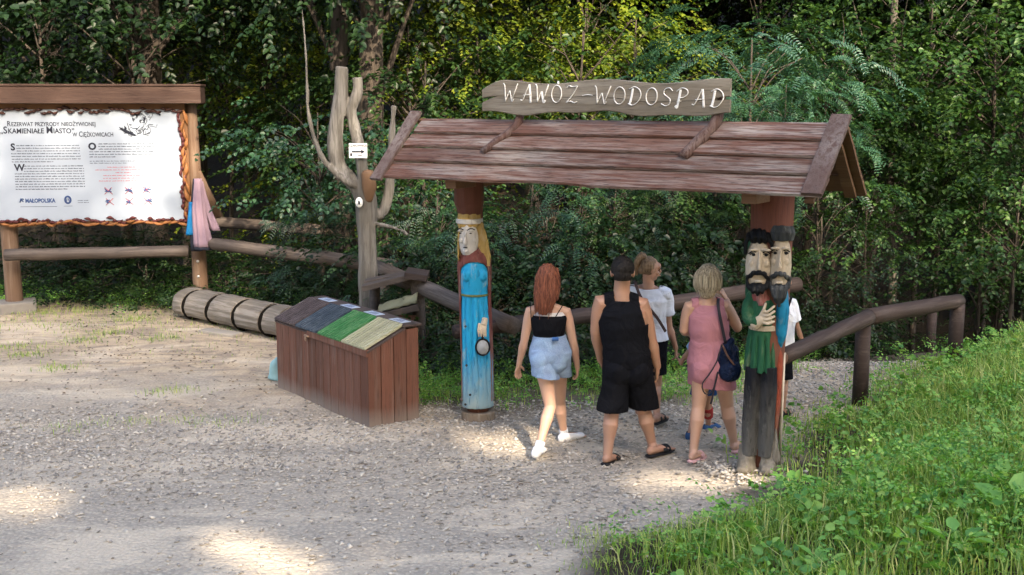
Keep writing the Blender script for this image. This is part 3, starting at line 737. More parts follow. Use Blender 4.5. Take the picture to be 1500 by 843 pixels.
for i in range(4):
    a=slope(T[i],1); b_=slope(T[i+1]+.02,1); plank(bm,-2.0,1.95,a,(b_[0],b_[1]+.02),.026,.005,i+20)
obj('rear_roof_planks',fixn(bm),W_UNDER,gate,smooth=False)
def barge(x,w,t0,t1,side,lift,m,tilt=0,th=.03,up=.0):
    a=Vector((x+tilt,)+slope(t0,side)); b_=Vector((x,)+slope(t1,side)); d=(b_-a); nr=Vector((0,-(rzE-rzR)*side*-1*-1,eb)); nr=Vector((0,side*(rzR-rzE),eb)).normalized()
    a+=nr*lift; b_+=nr*lift; Ld=d.length; d.normalize(); x_=nr.cross(d).normalized()
    Mx=Matrix((x_,d,nr)).transposed(); bm=BM(); n=8; rings=[]
    for i in range(n+1):
        c=a+d*Ld*i/n; wv=w*(1+.06*noise.noise(Vector((i*.7,x*3,side)))); 
        rings.append([bm.verts.new(c+x_*sx*wv/2+nr*sn*th/2) for sx,sn in((-1,-1),(1,-1),(1,1),(.9,1.15),(0,1.25),(-.9,1.15),(-1,1))])
    for r0,r1 in zip(rings,rings[1:]):
        for k in range(7): bm.faces.new((r0[k],r0[(k+1)%7],r1[(k+1)%7],r1[k]))
    bm.faces.new(rings[0]); bm.faces.new(rings[-1][::-1])
    return obj('barge_board',fixn(bm),m,gate,smooth=False)
barge(-2.13,.125,-.10,1.04,-1,.058,W_BARGE,tilt=.02); barge(1.94,.155,-.08,.97,-1,.062,W_BARGE,tilt=.02)
barge(1.955,.10,-.02,1.05,1,.02,W_UNDER); barge(-2.05,.10,-.02,1.03,1,.02,W_UNDER)
barge(1.90,.09,.03,1.0,1,-.035,W_UNDER); barge(1.90,.07,.05,.96,-1,-.035,W_UNDER)
bm=BM(); box(bm,(0,0,rzR-.10),(3.7,.09,.10),bev=.008); obj('ridge_beam',bm,W_UNDER,gate,smooth=False)
for xx in (-1.407,1.407):
    bm=BM(); box(bm,(xx,0,rzE-.0),(.12,.8,.09),bev=.008); obj('cross_beam',bm,W_UNDER,gate,smooth=False)
# name board
bm=BM(); x0,x1=-1.27,1.10; n=90; top=[];bot=[]
def zt(x): 
    u=(x-x0)/(x1-x0); return 3.128-.012*u+.018*math.sin(u*14+.5)-.075*max(0,1-u/.10)**1.5
def zb(x):
    u=(x-x0)/(x1-x0); return 2.862-.012*u+.016*math.sin(u*11+2.6)+.010*math.sin(u*26)
ySB=-.085; th=.035
def nb(x): return None
cols=[]
for i in range(n+1):
    x=lerp(x0,x1,i/n); u=(x-x0)/(x1-x0); a=zb(x); b_=zt(x); mid=lerp(a,b_,.5 if u<.5 else .42)
    nl=.02*max(0,1-u/.065) if u<.065 else (.011 if u>.955 else 0)
    sh=.03*(1-u/.03) if False else 0
    cols.append((x,a,mid-nl,mid+nl,b_))
def quadstrip(bm,c0,c1,lo,hi):
    vs_=[]
    for c in (c0,c1):
        for z in (c[lo],c[hi]):
            for y in (ySB-th/2,ySB+th/2): vs_.append(bm.verts.new((c[0],y,z)))
    a,b_,c,d,e,f,g,h=vs_
    return vs_
for lo,hi in ((1,2),(3,4)):
    fr=[];
    for c in cols:
        e=.006
        fr.append([bm.verts.new((c[0],ySB-th/2,c[lo]+e)),bm.verts.new((c[0],ySB-th/2,c[hi]-(e if hi==4 else 0))),bm.verts.new((c[0],ySB-th/2+e,c[hi])),bm.verts.new((c[0],ySB+th/2,c[hi])),bm.verts.new((c[0],ySB+th/2,c[lo])),bm.verts.new((c[0],ySB-th/2+e,c[lo]))])
    for a,b_ in zip(fr,fr[1:]):
        for k in range(6): bm.faces.new((a[k],a[(k+1)%6],b_[(k+1)%6],b_[k]))
    bm.faces.new(fr[0]); bm.faces.new(fr[-1][::-1])
sign=obj('name_board',fixn(bm),W_SIGN,gate,smooth=False)
GL={'W':[[(-.1,1.05),(.02,.85),(.12,.0)],[(.12,0),(.3,.42),(.42,.62)],[(.42,.62),(.62,.0),(.75,.12)],[(.6,.05),(1.0,1.02)]],
'A':[[(-.05,.12),(.15,.1),(.45,.55),(.72,1.0)],[(.72,1),(.85,.45),(.92,-.08)],[(.2,.38),(.95,.42)]],
'O':[[(.5+.48*math.cos(a),.5+.5*math.sin(a)) for a in [i*2*PI/14+1.2 for i in range(15)]]],
'Z':[[(.02,.88),(.2,1.0),(.5,.95),(.98,.98)],[(.98,.98),(.6,.5),(.0,.02)],[(0,.02),(.4,.1),(.7,.0),(1,.06)]],
'-':[[(0,.45),(.5,.5),(1,.46)]],
'D':[[(.25,.95),(.18,.5),(.05,.0)],[(-.05,.9),(.4,1.04),(.85,.85),(.98,.5),(.7,.12),(.3,-.04),(-.08,.06)]],
'S':[[(1,.85),(.7,1.02),(.3,.95),(.2,.7),(.5,.52),(.8,.35),(.75,.08),(.4,-.03),(.0,.1)]],
'P':[[(.3,.95),(.22,.5),(.08,-.08),(-.1,.0)],[(-.02,.85),(.4,1.04),(.85,.95),(.95,.7),(.6,.5),(.2,.48)],[(.05,.22),(.4,.28)]]}
def px2l(px,py):
    r=ray(px,py); n_=Vector((-GX.y,GX.x,0)); o_=GO+n_*(ySB-.02); C=Vector((0,0,CH)); t_=((o_-C).dot(n_))/r.dot(n_); q=C+r*t_; return (q-GO).dot(GX),q.z
bm=BM()
for ch,a,b_ in (('W',739,758),('A',764,779),('W',786,803),('O',808,823),('Z',830,846),('-',853,868),('W',873,894),('O',899,916),('D',922,939),('O',946,963),('S',969,985),('P',991,1008),('A',1015,1033),('D',1042,1060)):
    xa,za=px2l(a,148+(a-739)*.027); xb,_=px2l(b_,150); _,zb_=px2l(a,123.5+(a-739)*.027); _,zc_=px2l(a,148.5+(a-739)*.027); H_=zb_-zc_
    if ch=='D' and a>1000: pass
    for st in GL[ch]:
        pts=[Vector((xa+(xb-xa)*(u+.06*(v_-.5)),ySB-th/2-.001,zc_+H_*v_)) for u,v_ in st]
        if len(pts)>2: pts=spline(pts,max(8,len(pts)*3))
        tube(bm,pts,[(.0105,.0035)]*len(pts),8,lat=Vector((1,0,.0001)) if False else None)
xa,za=px2l(816,121.5); ell(bm,(xa+.01,ySB-th/2,za),(.011,.006,.016),sub=2)
ob=obj('lettering',bm,M_WHITE,sign)
def strut(pts,rr,seed):
    bm=BM(); tube(bm,spline(pts,10),interp(rr,10),9,nz=.25,nf=9,seed=seed); return obj('sign_bracket',bm,wood('bracket_wood%d'%seed,(.085,.045,.036),(.16,.115,.10),(.025,.015,.015),'z',.5,1.8),gate)
strut([(-1.13,-.285,2.51),(-1.03,-.2,2.615),(-.93,-.09,2.72),(-.90,-.045,2.82),(-.90,-.03,2.96),(-.9,-.04,3.14)],[.042,.038,.045,.036,.034,.03],1)
strut([(.80,-.285,2.515),(.86,-.2,2.62),(.95,-.09,2.74),(.98,-.04,2.85),(1.0,-.03,2.98),(1.0,-.04,3.13)],[.055,.048,.05,.04,.036,.03],2)
# ================================================================ carved pillars
def paint(name,c,chip=(.42,.38,.32),amt=.35,zfade=None,rough=.6,stripe=None):
    m,t,b,_=mat(name); v=tex(t,(5,5,1.6)); n1=noi(t,v,2.6,6,.65,.3); n2=noi(t,tex(t,(26,26,5)),1.5,4,.6); n3=noi(t,tex(t),5,4,.6)
    cc=mix(t,n3,[x*.85 for x in c],[min(1,x*1.12) for x in c])
    cc=mix(t,ramp(t,n1,[(.62-amt*.25,0),(.72-amt*.12,.8)]),cc,chip)
    if zfade:
        s=N(t,'ShaderNodeSeparateXYZ'); t.links.new(tex(t),s.inputs[0]); a=N(t,'ShaderNodeMath',operation='MULTIPLY_ADD'); t.links.new(n1,a.inputs[0]); a.inputs[1].default_value=zfade*.9; a.inputs[2].default_value=-zfade*.45
        s2=N(t,'ShaderNodeMath',operation='ADD'); t.links.new(a.outputs[0],s2.inputs[0]); t.links.new(s.outputs[2],s2.inputs[1])
        d=N(t,'ShaderNodeMath',operation='DIVIDE'); t.links.new(s2.outputs[0],d.inputs[0]); d.inputs[1].default_value=zfade
        cc=mix(t,ramp(t,d.outputs[0],[(.15,.9),(1,0)]),cc,chip)
    cc=mix(t,ramp(t,n2,[(.32,.5),(.42,0)]),cc,[x*.3 for x in c])
    t.links.new(cc,b.inputs['Base Color']); b.inputs['Roughness'].default_value=rough; b.inputs['Specular IOR Level'].default_value=.12; bump(t,b,mix(t,.5,n1,n2),.8,.014); return m
PT_BLUE=paint('paint_bright_blue',(.016,.25,.47),(.27,.33,.32),.2,.62)
PT_CAPE=paint('paint_dull_red',(.13,.045,.04),(.22,.15,.13),.4,.9)
PT_SKIN=paint('paint_pale_grey_skin',(.44,.43,.42),(.25,.23,.2),.2)
PT_SKIN2=paint('paint_cream_skin',(.40,.34,.265),(.44,.41,.36),.35)
PT_BLOND=paint('paint_yellow_hair',(.33,.23,.08),(.38,.31,.2),.35)
PT_BLACK=paint('paint_black',(.006,.007,.009),(.08,.08,.08),.15)
PT_GREY=paint('paint_grey_hair',(.03,.034,.038),(.13,.135,.135),.3)
PT_GREEN=paint('paint_green_tunic',(.015,.075,.038),(.11,.15,.09),.3)
PT_BELT=paint('paint_olive_belt',(.10,.12,.05),(.2,.2,.1),.2)
PT_TROU=paint('paint_dark_trousers',(.008,.009,.013),(.13,.125,.115),.15,.75)
PT_BOOT=paint('weathered_boots',(.17,.15,.12),(.29,.26,.22),.5)
PT_RED=paint('paint_pinkish_red',(.20,.06,.055),(.30,.2,.18),.4)
PT_ORANGE=paint('paint_orange_red',(.22,.05,.03),(.3,.2,.14),.35,.6)
PT_PLINTH=paint('bare_wood_plinth',(.18,.14,.105),(.28,.24,.2),.5)
def frame_for(base): return -math.atan2(base.x,base.y)
class Stat:
    def __init__(s,base,cx,Y):
        s.b=base; s.cx=cx; s.Y=Y; s.S=F/(Y*math.cos(PITCH)+CH*math.sin(PITCH))
        s.rz=-math.atan2(base.x,base.y)
    def x(s,px): return (px-s.cx)/s.S/ math.cos(s.rz)*math.cos(s.rz)
    def z(s,py): return P(s.cx,py,s.Y-.13).z
def grooves(freq,depth,z1=None,z0=None,seed=0):
    def f(co,n):
        a=math.atan2(co.x,-co.y); k=1.0
        if z1 is not None: k=sstep(z1+.03,z1-.05,co.z) if False else max(0,min(1,(z1-co.z)/.06))
        if z0 is not None: k*=max(.15,min(1,(co.z-z0)/.25))
        return -depth*k*(.5+.5*math.sin(a*freq+2.2*noise.noise(Vector((a*2,co.z*2.3,seed)))+seed))**3+.003*noise.noise(co*22)
    return f
def hairgr(depth,fx=90,seed=0):
    return lambda co,n: -depth*(.5+.5*math.sin(co.x*fx+3*noise.noise(co*9+Vector((seed,0,0)))))**2
# --- woman
s=Stat(W0,701,W0.y); inv=Matrix.Rotation(-GA,4,'Z')
def gloc(world): return inv@(world-GO)
def pillar_obj(stt,label,bm,m):
    o=obj('carved_pillar',bm,m,gate); o.location=gloc(stt.b); o.rotation_euler=(0,0,stt.rz-GA); o['label']=label; return o
bm=BM(); X=s.x; Z=s.z
tube(bm,[(X(701),0.0,.05),(X(700),0,.6),(X(697),.01,1.2),(X(694),.02,1.75),(X(692),.02,rzE+.15)],[.10,.10,.10,.10,.12],20,nz=.05)
# octagonal red cap block above the crown
wp=pillar_obj(s,'carved and painted woman with a blue dress, long yellow hair and a hand mirror',bm,W_CAP)
def sub(name,me,m): return link(name,me,m,wp)
bm=BM(); tube(bm,[(X(691),.0,Z(316)),(X(691),0,Z(305)),(X(690),0,Z(300)),(X(690),0,rzE+.06)],[(.112,.112),(.125,.12),(.137,.13),(.138,.135)],10,nz=.04); sub('cap_block',remesh(bm,.008,2),W_CAP)
bm=BM(); tube(bm,[(X(701),0,-.03),(X(701),0,.072)],[(.165,.155),(.158,.15)],24,nz=.06,nf=4); sub('plinth',remesh(bm,.008,1),PT_PLINTH)
bm=BM(); prof=[(600,701,.150,.14),(560,701,.148,.14),(520,700,.146,.138),(480,699,.142,.135),(450,698,.136,.13),(436,697.5,.128,.125),(430,697,.128,.125),(415,697,.136,.14),(400,697,.134,.15),(388,697,.115,.135),(381,697,.07,.10)]
tube(bm,[(X(c),-.005,Z(y)) for y,c,_,_ in prof],[(a,b_) for *_,a,b_ in prof],28)
ell(bm,(X(686),-.125,Z(404)),(.045,.04,.055)); ell(bm,(X(709),-.12,Z(404)),(.045,.04,.055))
sub('dress',remesh(bm,.007,3,disp=grooves(12,.022,Z(434),.15)),PT_BLUE)
bm=BM(); prof=[(592,701,.157,.15),(520,700,.155,.15),(436,697.5,.152,.15),(400,697,.160,.15),(384,697,.158,.15),(374,696,.135,.14),(366,695,.09,.11)]
tube(bm,[(X(c),.012,Z(y)) for y,c,_,_ in prof],[(a,b_) for *_,a,b_ in prof],32)
def capekeep(c):
    xr=(c.x-X(697)); 
    if c.y>-.03: return True
    zt_=Z(384); w_=.134 if c.z<Z(400) else .134*math.sqrt(max(0,1-((c.z-Z(400))/(zt_-Z(400)+1e-6))**2))
    if c.z>zt_: return True
    return abs(xr)>w_
sub('cape',remesh(bm,.006,2,keep=capekeep,solid=.012,disp=grooves(13,.006,None,None,3)),PT_CAPE)
bm=BM(); tube(bm,[(X(697.5)+.131*math.sin(a),-.005-.130*math.cos(a),Z(434)) for a in [R(-80+10*i) for i in range(17)]],[(.007,.012)]*17,8); sub('belt',remesh(bm,.004,1),PT_BELT)
bm=BM(); ell(bm,(X(689),-.06,Z(352)),(.095,.085,.18)); tube(bm,[(X(691),-.03,Z(378)),(X(690),-.03,Z(360))],[(.07,.06),(.06,.06)],14)
tube(bm,[(X(685),-.142,Z(342)),(X(684),-.163,Z(350)),(X(683.5),-.168,Z(356))],[(.010,.012),(.016,.016),(.02,.014)],8,dome=True)
ell(bm,(X(677),-.118,Z(338)),(.028,.02,.012)); ell(bm,(X(693),-.13,Z(338)),(.03,.02,.012)); ell(bm,(X(685),-.125,Z(368)),(.03,.02,.022))
ell(bm,(X(679),-.125,Z(352)),(.025,.016,.03)); ell(bm,(X(695),-.122,Z(352)),(.028,.016,.03))
sub('face',remesh(bm,.005,2),PT_SKIN)
bm=BM()
for ex in (677.5,692): ell(bm,(X(ex),-.141,Z(342)),(.012,.005,.005),sub=2)
ell(bm,(X(684.5),-.149,Z(362.5)),(.022,.007,.005),sub=2)
for a,b_,c_ in ((672,677,682),(687,692.5,698)): tube(bm,spline([(X(a),-.129,Z(338)),(X(b_),-.148,Z(334.5)),(X(c_),-.139,Z(337))],6),[.0045]*7,6)
me=bpy.data.meshes.new('eyes'); bm.to_mesh(me); bm.free(); sub('eyes_and_mouth',me,PT_BLACK)
bm=BM()
for sx,pts in ((-1,[(677,330),(674.5,348),(674,366),(674,384)]),(1,[(702,328),(707,345),(710,362),(714,380),(715,392)])):
    tube(bm,spline([(X(a),-.055 if sx<0 else -.075,Z(b_)) for a,b_ in pts],10),interp([(.012,.05),(.015,.06),(.016,.05),(.010,.03)],10),12)
tube(bm,[(X(690),.0,Z(334)),(X(690),0,Z(314))],[(.118,.125),(.112,.12)],20); tube(bm,[(X(692),.03,Z(380)),(X(691),.02,Z(330))],[(.13,.09),(.115,.1)],16)
sub('hair',remesh(bm,.006,1,disp=hairgr(.009,95)),PT_BLOND)
bm=BM(); tube(bm,[(X(690.5),-.004,Z(329)),(X(690.5),-.004,Z(322))],[(.126,.135),(.124,.133)],24); sub('head_band',remesh(bm,.006,1),PT_SKIN)
bm=BM(); ell(bm,(X(709),-.15,Z(480)),(.035,.022,.035))
for i in range(4): tube(bm,[(X(703+i*3.4),-.155,Z(474)),(X(702+i*3.6),-.175,Z(483)),(X(703+i*3.3),-.17,Z(492))],[.009,.009,.007],8,dome=True)
tube(bm,[(X(712),-.13,Z(466)),(X(710),-.15,Z(476))],[.028,.03],10)
sub('hand',remesh(bm,.0045,1),PT_SKIN2)
bm=BM(); mc=Vector((X(708.5),-.158,Z(508)))
tube(bm,[mc+Vector((.062*math.cos(a),0,.075*math.sin(a))) for a in [2*PI*i/24 for i in range(25)]],[.010]*25,8); tube(bm,[mc+Vector((0,0,.07)),mc+Vector((0,-.005,.13))],[.013,.012],8)
mf=obj('mirror_frame',bm,PT_BLACK,wp)
bm=BM(); tube(bm,[mc+Vector((0,.02,0)),mc+Vector((0,-.006,0))],[(.06,.073),(.056,.068)],24,lat=Vector((1,0,0))); obj('mirror_glass',bm,paint('mirror_grey',(.26,.28,.30),(.35,.36,.37),.3),wp)
bm=BM()
for a,b_ in ((684,478),(685,535),(683,592),(690,578)): ell(bm,(X(a),-.146,Z(b_)),(.012,.006,.012),sub=2)
obj('bolt_heads',bm,PT_GREY,wp)
# --- two bearded men
s=Stat(M0,1112,M0.y); X=s.x; Z=s.z
bm=BM(); tube(bm,[(X(1116),.04,.04),(X(1117),.04,.8),(X(1118),.03,1.4),(X(1118),.03,rzE+.12)],[.12,.13,.155,.172],24,nz=.05)
wp=pillar_obj(s,'carved and painted pair of bearded men in green and blue tunics with dark trousers',bm,W_CAP)
def zc(py): return Z(py)
# trousers, boots
bm=BM()
tube(bm,[(X(1097),-.04,Z(672)),(X(1097),-.04,Z(620)),(X(1099),-.045,Z(575)),(X(1100),-.045,Z(540))],[(.064,.075),(.068,.085),(.074,.09),(.07,.09)],18)
tube(bm,[(X(1120),-.05,Z(672)),(X(1120),-.055,Z(620)),(X(1121),-.055,Z(575)),(X(1120),-.045,Z(540))],[(.060,.075),(.064,.085),(.072,.09),(.07,.09)],18)
tube(bm,[(X(1110),.03,Z(680)),(X(1110),.03,Z(540))],[(.12,.09),(.12,.09)],18)
sub('trousers',remesh(bm,.007,2,disp=grooves(9,.006,None,None,1)),PT_TROU)
bm=BM()
for cx,sp in ((1094,-.03),(1124,.0)):
    tube(bm,[(X(cx),.0,Z(660)),(X(cx),-.02,.08),(X(cx),-.03,-.01)],[(.068,.08),(.078,.10),(.085,.115)],14)
    tube(bm,[(X(cx)+sp*.2,-.05,.05),(X(cx)+sp,-.15,.035)],[(.065,.055),(.05,.04)],12,dome=True)
tube(bm,[(X(1128),.02,.0),(X(1130),.02,.05)],[(.11,.12),(.1,.11)],14)
sub('boots',remesh(bm,.007,1,disp=lambda co,n:.008*noise.noise(co*20)),PT_BOOT)
# tunic
bm=BM(); prof=[(548,1110,.138,.135),(530,1110,.136,.13),(505,1110,.125,.122),(487,1111,.115,.115),(478,1112,.112,.118),(462,1112,.13,.135),(445,1111,.125,.135),(432,1110,.10,.11)]
tube(bm,[(X(c),-.01,Z(y)) for y,c,_,_ in prof],[(a,b_) for *_,a,b_ in prof],28)
tube(bm,spline([(X(1094),-.04,Z(436)),(X(1089),-.07,Z(455)),(X(1091),-.10,Z(470)),(X(1101),-.14,Z(472))],8),interp([.045,.055,.05,.04],8),14,dome=True)
sub('green_tunic',remesh(bm,.006,2,disp=grooves(14,.02,Z(492))),PT_GREEN)
bm=BM(); tube(bm,[(X(1112),-.012,Z(486)),(X(1112),-.012,Z(478))],[(.121,.127),(.119,.126)],28); sub('sash',remesh(bm,.006,1),PT_SKIN2)
# blue robe and red/orange skirt strip of the second man at the right side
bm=BM(); tube(bm,[(X(1133),.0,Z(512)),(X(1134),-.03,Z(490)),(X(1135),-.045,Z(455)),(X(1134),-.03,Z(428))],[(.028,.05),(.055,.09),(.062,.10),(.05,.08)],18,dome=True); sub('blue_robe',remesh(bm,.006,2,disp=grooves(9,.006)),PT_BLUE2 if 'PT_BLUE2' in globals() else paint('paint_blue_robe',(.012,.16,.30),(.2,.25,.25),.2))
bm=BM(); tube(bm,[(X(1132.5),-.01,Z(640)),(X(1134),-.01,Z(600)),(X(1134),0,Z(540)),(X(1133),0,Z(505))],[(.014,.03),(.03,.06),(.038,.07),(.03,.06)],12,dome=True); sub('orange_sash_end',remesh(bm,.006,1),PT_ORANGE)
bm=BM(); tube(bm,[(X(1133),-.06,Z(676)),(X(1133),-.055,Z(655)),(X(1132),-.04,Z(632))],[(.05,.04),(.036,.035),(.012,.012)],14,dome=True); sub('tassel',remesh(bm,.005,1,disp=hairgr(.008,140)),PT_BOOT)
# collar, hand
bm=BM(); tube(bm,[(X(1110),-.055,Z(449)),(X(1108),-.05,Z(436)),(X(1109),-.04,Z(425))],[(.085,.10),(.09,.10),(.08,.08)],20); tube(bm,[(X(1122),-.09,Z(452)),(X(1112),-.09,Z(436))],[(.03,.03),(.05,.05)],12,dome=True)
sub('collar',remesh(bm,.006,1,disp=hairgr(.01,60,3)),PT_RED)
bm=BM(); ell(bm,(X(1114),-.155,Z(466)),(.05,.028,.05))
for i in range(4): tube(bm,spline([(X(1108)+.004*i,-.165,Z(470-i*5)),(X(1116),-.185,Z(473-i*6)),(X(1125),-.165,Z(470-i*7.5))],6),[.011]*7,8,dome=True)
tube(bm,[(X(1106),-.15,Z(464)),(X(1111),-.175,Z(452)),(X(1113),-.17,Z(444))],[.016,.013,.010],8,dome=True)
tube(bm,[(X(1098),-.14,Z(476)),(X(1108),-.155,Z(468))],[(.03,.045),(.03,.04)],12,dome=True)
sub('hand',remesh(bm,.0045,1),PT_SKIN2)
def man_face(cx,yt,yb,w,eyes_y,yf,skin,hair,beard,hat,tw):
    zt_,zb_=Z(yt),Z(yb); zm=(zt_+zb_)/2; rx=w/2
    bm=BM(); ell(bm,(X(cx),yf+.07,zm),(rx,.085,(zt_-zb_)/2)); ex=w*.24
    tube(bm,[(X(cx)+tw,yf-.012,Z(eyes_y-4)),(X(cx)+tw,yf-.035,Z(eyes_y+10)),(X(cx)+tw,yf-.045,Z(eyes_y+19))],[(.008,.012),(.010,.018),(.016,.014)],8,dome=True)
    for sx in(-1,1):
        ell(bm,(X(cx)+tw+sx*ex,yf+.0,Z(eyes_y-7)),(w*.19,.02,.012)); ell(bm,(X(cx)+tw*.7+sx*ex*1.05,yf+.012,Z(eyes_y+13)),(w*.15,.022,.032))
    sub('face',remesh(bm,.0045,2),skin)
    bm=BM()
    for sx in(-1,1):
        e=Vector((X(cx)+tw*.8+sx*ex,yf-.0,Z(eyes_y))); ell(bm,e+Vector((.004,-.006,0)),(.014,.007,.010),sub=2)
        tube(bm,spline([e+Vector((-w*.17,.012,.006)),e+Vector((0,-.007,.03)),e+Vector((w*.17,.012,.01))],6),[.0055]*7,6)
        tube(bm,spline([e+Vector((-w*.13,.008,-.001)),e+Vector((0,-.005,.012)),e+Vector((w*.13,.008,-.001))],6),[.003]*7,6)
    me=bpy.data.meshes.new('eyes'); bm.to_mesh(me); bm.free(); sub('eyes_and_brows',me,PT_BLACK)
    my=eyes_y+(36 if not hat else 40)
    bm=BM()
    tube(bm,spline([(X(cx)-w*.40,yf+.03,Z(my)),(X(cx)-w*.22,yf-.012,Z(my-8)),(X(cx)+tw,yf-.03,Z(my-11)),(X(cx)+w*.24,yf-.01,Z(my-8)),(X(cx)+w*.42,yf+.03,Z(my))],10),interp([(.018,.016),(.024,.024),(.020,.022),(.024,.024),(.018,.016)],10),10,dome=True)
    bl=beard
    for sx in(-1,1): tube(bm,spline([(X(cx)+sx*w*.41,yf+.035,Z(my-4)),(X(cx)+sx*w*.36,yf+.01,Z(my+9)),(X(cx)+sx*w*.15,yf-.01,Z(my+16))],6),interp([.012,.022,.03],6),10,dome=True)
    tube(bm,[(X(cx),yf-.005,Z(my+12)),(X(cx),yf-.01,Z((my+bl)/2+6)),(X(cx),yf-.005,Z(bl))],[(w*.42,.045),(w*.34,.045),(w*.09,.02)],14,dome=True)
    sub('beard',remesh(bm,.005,1,disp=hairgr(.008,150,2)),PT_GREY if hat else PT_BLACK)
    bm=BM(); ell(bm,(X(cx)+tw*.5,yf-.028,Z(my+2)),(w*.17,.014,.011)); sub('mouth',remesh(bm,.004,1),skin)
    bm=BM()
    if hat:
        tube(bm,[(X(cx),yf+.09,Z(yt+13)),(X(cx),yf+.09,Z(yt+2)),(X(cx),yf+.10,Z(yt-7))],[(w*.56,.10),(w*.62,.11),(w*.56,.10)],18); sub('cap',remesh(bm,.006,2,disp=hairgr(.004,90,5)),PT_GREY)
    else:
        ell(bm,(X(cx),yf+.085,Z(yt+1)),(w*.52,.10,.07)); tube(bm,spline([(X(cx)-w*.5,yf+.05,Z(yt+24)),(X(cx)-w*.45,yf+.02,Z(yt+6)),(X(cx),yf+.0,Z(yt)),(X(cx)+w*.45,yf+.03,Z(yt+8)),(X(cx)+w*.52,yf+.06,Z(yt+20))],10),[.022]*11,10,dome=True)
        sub('hair',remesh(bm,.006,1,disp=hairgr(.011,130,6)),PT_BLACK)
man_face(1101,347,434,.20,373,-.175,PT_SKIN2,True,430,False,.008)
man_face(1131,340,440,.175,370,-.160,PT_SKIN2,True,446,True,-.004)
bm=BM(); tube(bm,[(X(1105),.02,Z(440)),(X(1107),.02,Z(345))],[(.12,.1),(.12,.1)],18); tube(bm,[(X(1110),-.02,Z(450)),(X(1110),-.02,Z(420))],[(.1,.1),(.1,.1)],14); sub('shoulders',remesh(bm,.008,1),PT_GREEN)
bm=BM(); tube(bm,[(X(1141),.02,.01),(X(1142),.02,Z(522))],[.010,.009],8); tag(obj('pale_pole',bm,W_POLE,gate,loc=None),None)
o=bpy.data.objects['pale_pole']; o.location=gloc(s.b); o.rotation_euler=(0,0,s.rz-GA)
# ================================================================ information board
YB=16.25
bl=P(-12,165,YB-.1); br=P(258,167,YB+.15); AX=Vector((br.x-bl.x,br.y-bl.y,0)).normalized(); AB=math.atan2(AX.y,AX.x)
base=Vector((bl.x,bl.y,0)); Wp=(br-bl).length
board=thing('information_board','large white printed information board with carved leafy frame and dark roof beam','sign',base,AB)
def bz(py): return P(130,py,YB).z
z1=bz(166); z0=bz(319)
def bx(px):   # pixel column -> distance along the board at mid height
    r=ray(px,240); n_=Vector((-AX.y,AX.x,0)); C=Vector((0,0,CH)); t_=((base-C).dot(n_))/r.dot(n_); q=C+r*t_; return (q-base).dot(AX)
bm=BM(); box(bm,(Wp/2,0,(z0+z1)/2),(Wp+.1,.02,z1-z0+.1)); panel=obj('panel',bm,M_PANEL,board,smooth=False)
YF=-.012
def bt(body,size,px,py,m,**k): return text(body,size,(bx(px),YF,bz(py)),(PI/2,0,0),m,None,'t',ext=.001,**k)
sc_=1/ (F/(YB*math.cos(PITCH)+CH*math.sin(PITCH)))   # metres per pixel
def caps(s_,big,small,px,py,tracking=.0,off=.0012,fit=None):
    """small capitals: larger first letters, fitted to end at pixel fit"""
    out=[];x=0
    for ch in s_.split('|'):
        size=big if ch[0]=='^' else small; ch=ch.lstrip('^')
        me=text(ch,size*sc_,(0,0,0),(PI/2,0,0),None,None,'t',ext=.001,off=off)
        if len(me.vertices)==0: x+=size*sc_*.3; continue
        xs=[v.co.x for v in me.vertices]; 
        lo=min(xs); me.transform(Matrix.Translation((x-lo,0,0))); x+=max(xs)-lo+size*sc_*(.10+tracking)
        out.append(me)
    f=(bx(fit)-bx(px))/x if fit else 1
    for me in out: me.transform(Matrix.Translation((bx(px),YF,bz(py)))@Matrix.Scale(f,4,(1,0,0)))
    return out
L=caps('^R|EZERWAT| |PRZYRODY| |NIEOŻYWIONEJ',10.5,8.1,15,185,fit=144)
L+=caps('„|^S|KAMIENIAŁE| |^M|IASTO|”',14,10,4,195.5,off=.002,fit=113)
L+=caps('W| |^C|IĘŻKOWICACH',10.5,8.4,109,200.5,fit=169)
joinm('title_lettering',L,M_INK,panel)
rl=random.Random(9)
def dashes(bm,px0,px1,py0,nl,dy,h=1.9,indent=None,last=1.0,ctr=False):
    for i in range(nl):
        a=px0+(indent[1] if indent and i<indent[0] else 0); e=px1 if i<nl-1 else px0+(px1-px0)*last
        if ctr: w_=(px1-px0)*ctr[i]; c_=(px0+px1)/2; a,e=c_-w_/2,c_+w_/2
        x=a; z=bz(py0+i*dy)
        while x<e-1:
            w_=min(rl.uniform(2.0,8.0),e-x); k=x
            while k<x+w_-.4:   # letter like strokes of one word
                lw=rl.uniform(.55,.95); hh=h*sc_*rl.choice([.6,.75,.75,1.0])*.8
                X0=bx(k); X1=bx(min(k+lw,x+w_)); 
                vv=[bm.verts.new((X0,YF,z)),bm.verts.new((X1,YF,z)),bm.verts.new((X1,YF,z+hh)),bm.verts.new((X0,YF,z+hh))]
                bm.faces.new(vv); k+=lw+.28
            x+=w_+1.1
bm=BM(); dashes(bm,18,119,214,7,3.95,indent=(3,8),last=.6); dashes(bm,21,123,244,10,3.75,indent=(3,14),last=.75)
dashes(bm,132,227,212,6,3.8,indent=(3,14),last=.4); dashes(bm,132,229,237,2,3,h=1.3,last=.55); dashes(bm,111,127,294.5,2,3,h=1.2)
for a,e,y in ((26,80,302.8),(90,103,302.3)):
    vv=[bm.verts.new((bx(p_),YF,bz(q_))) for p_,q_ in ((a,y),(e,y),(e,y-.5),(a,y-.5))]; bm.faces.new(vv)
obj('text_paragraphs',bm,M_INK,panel,smooth=False)
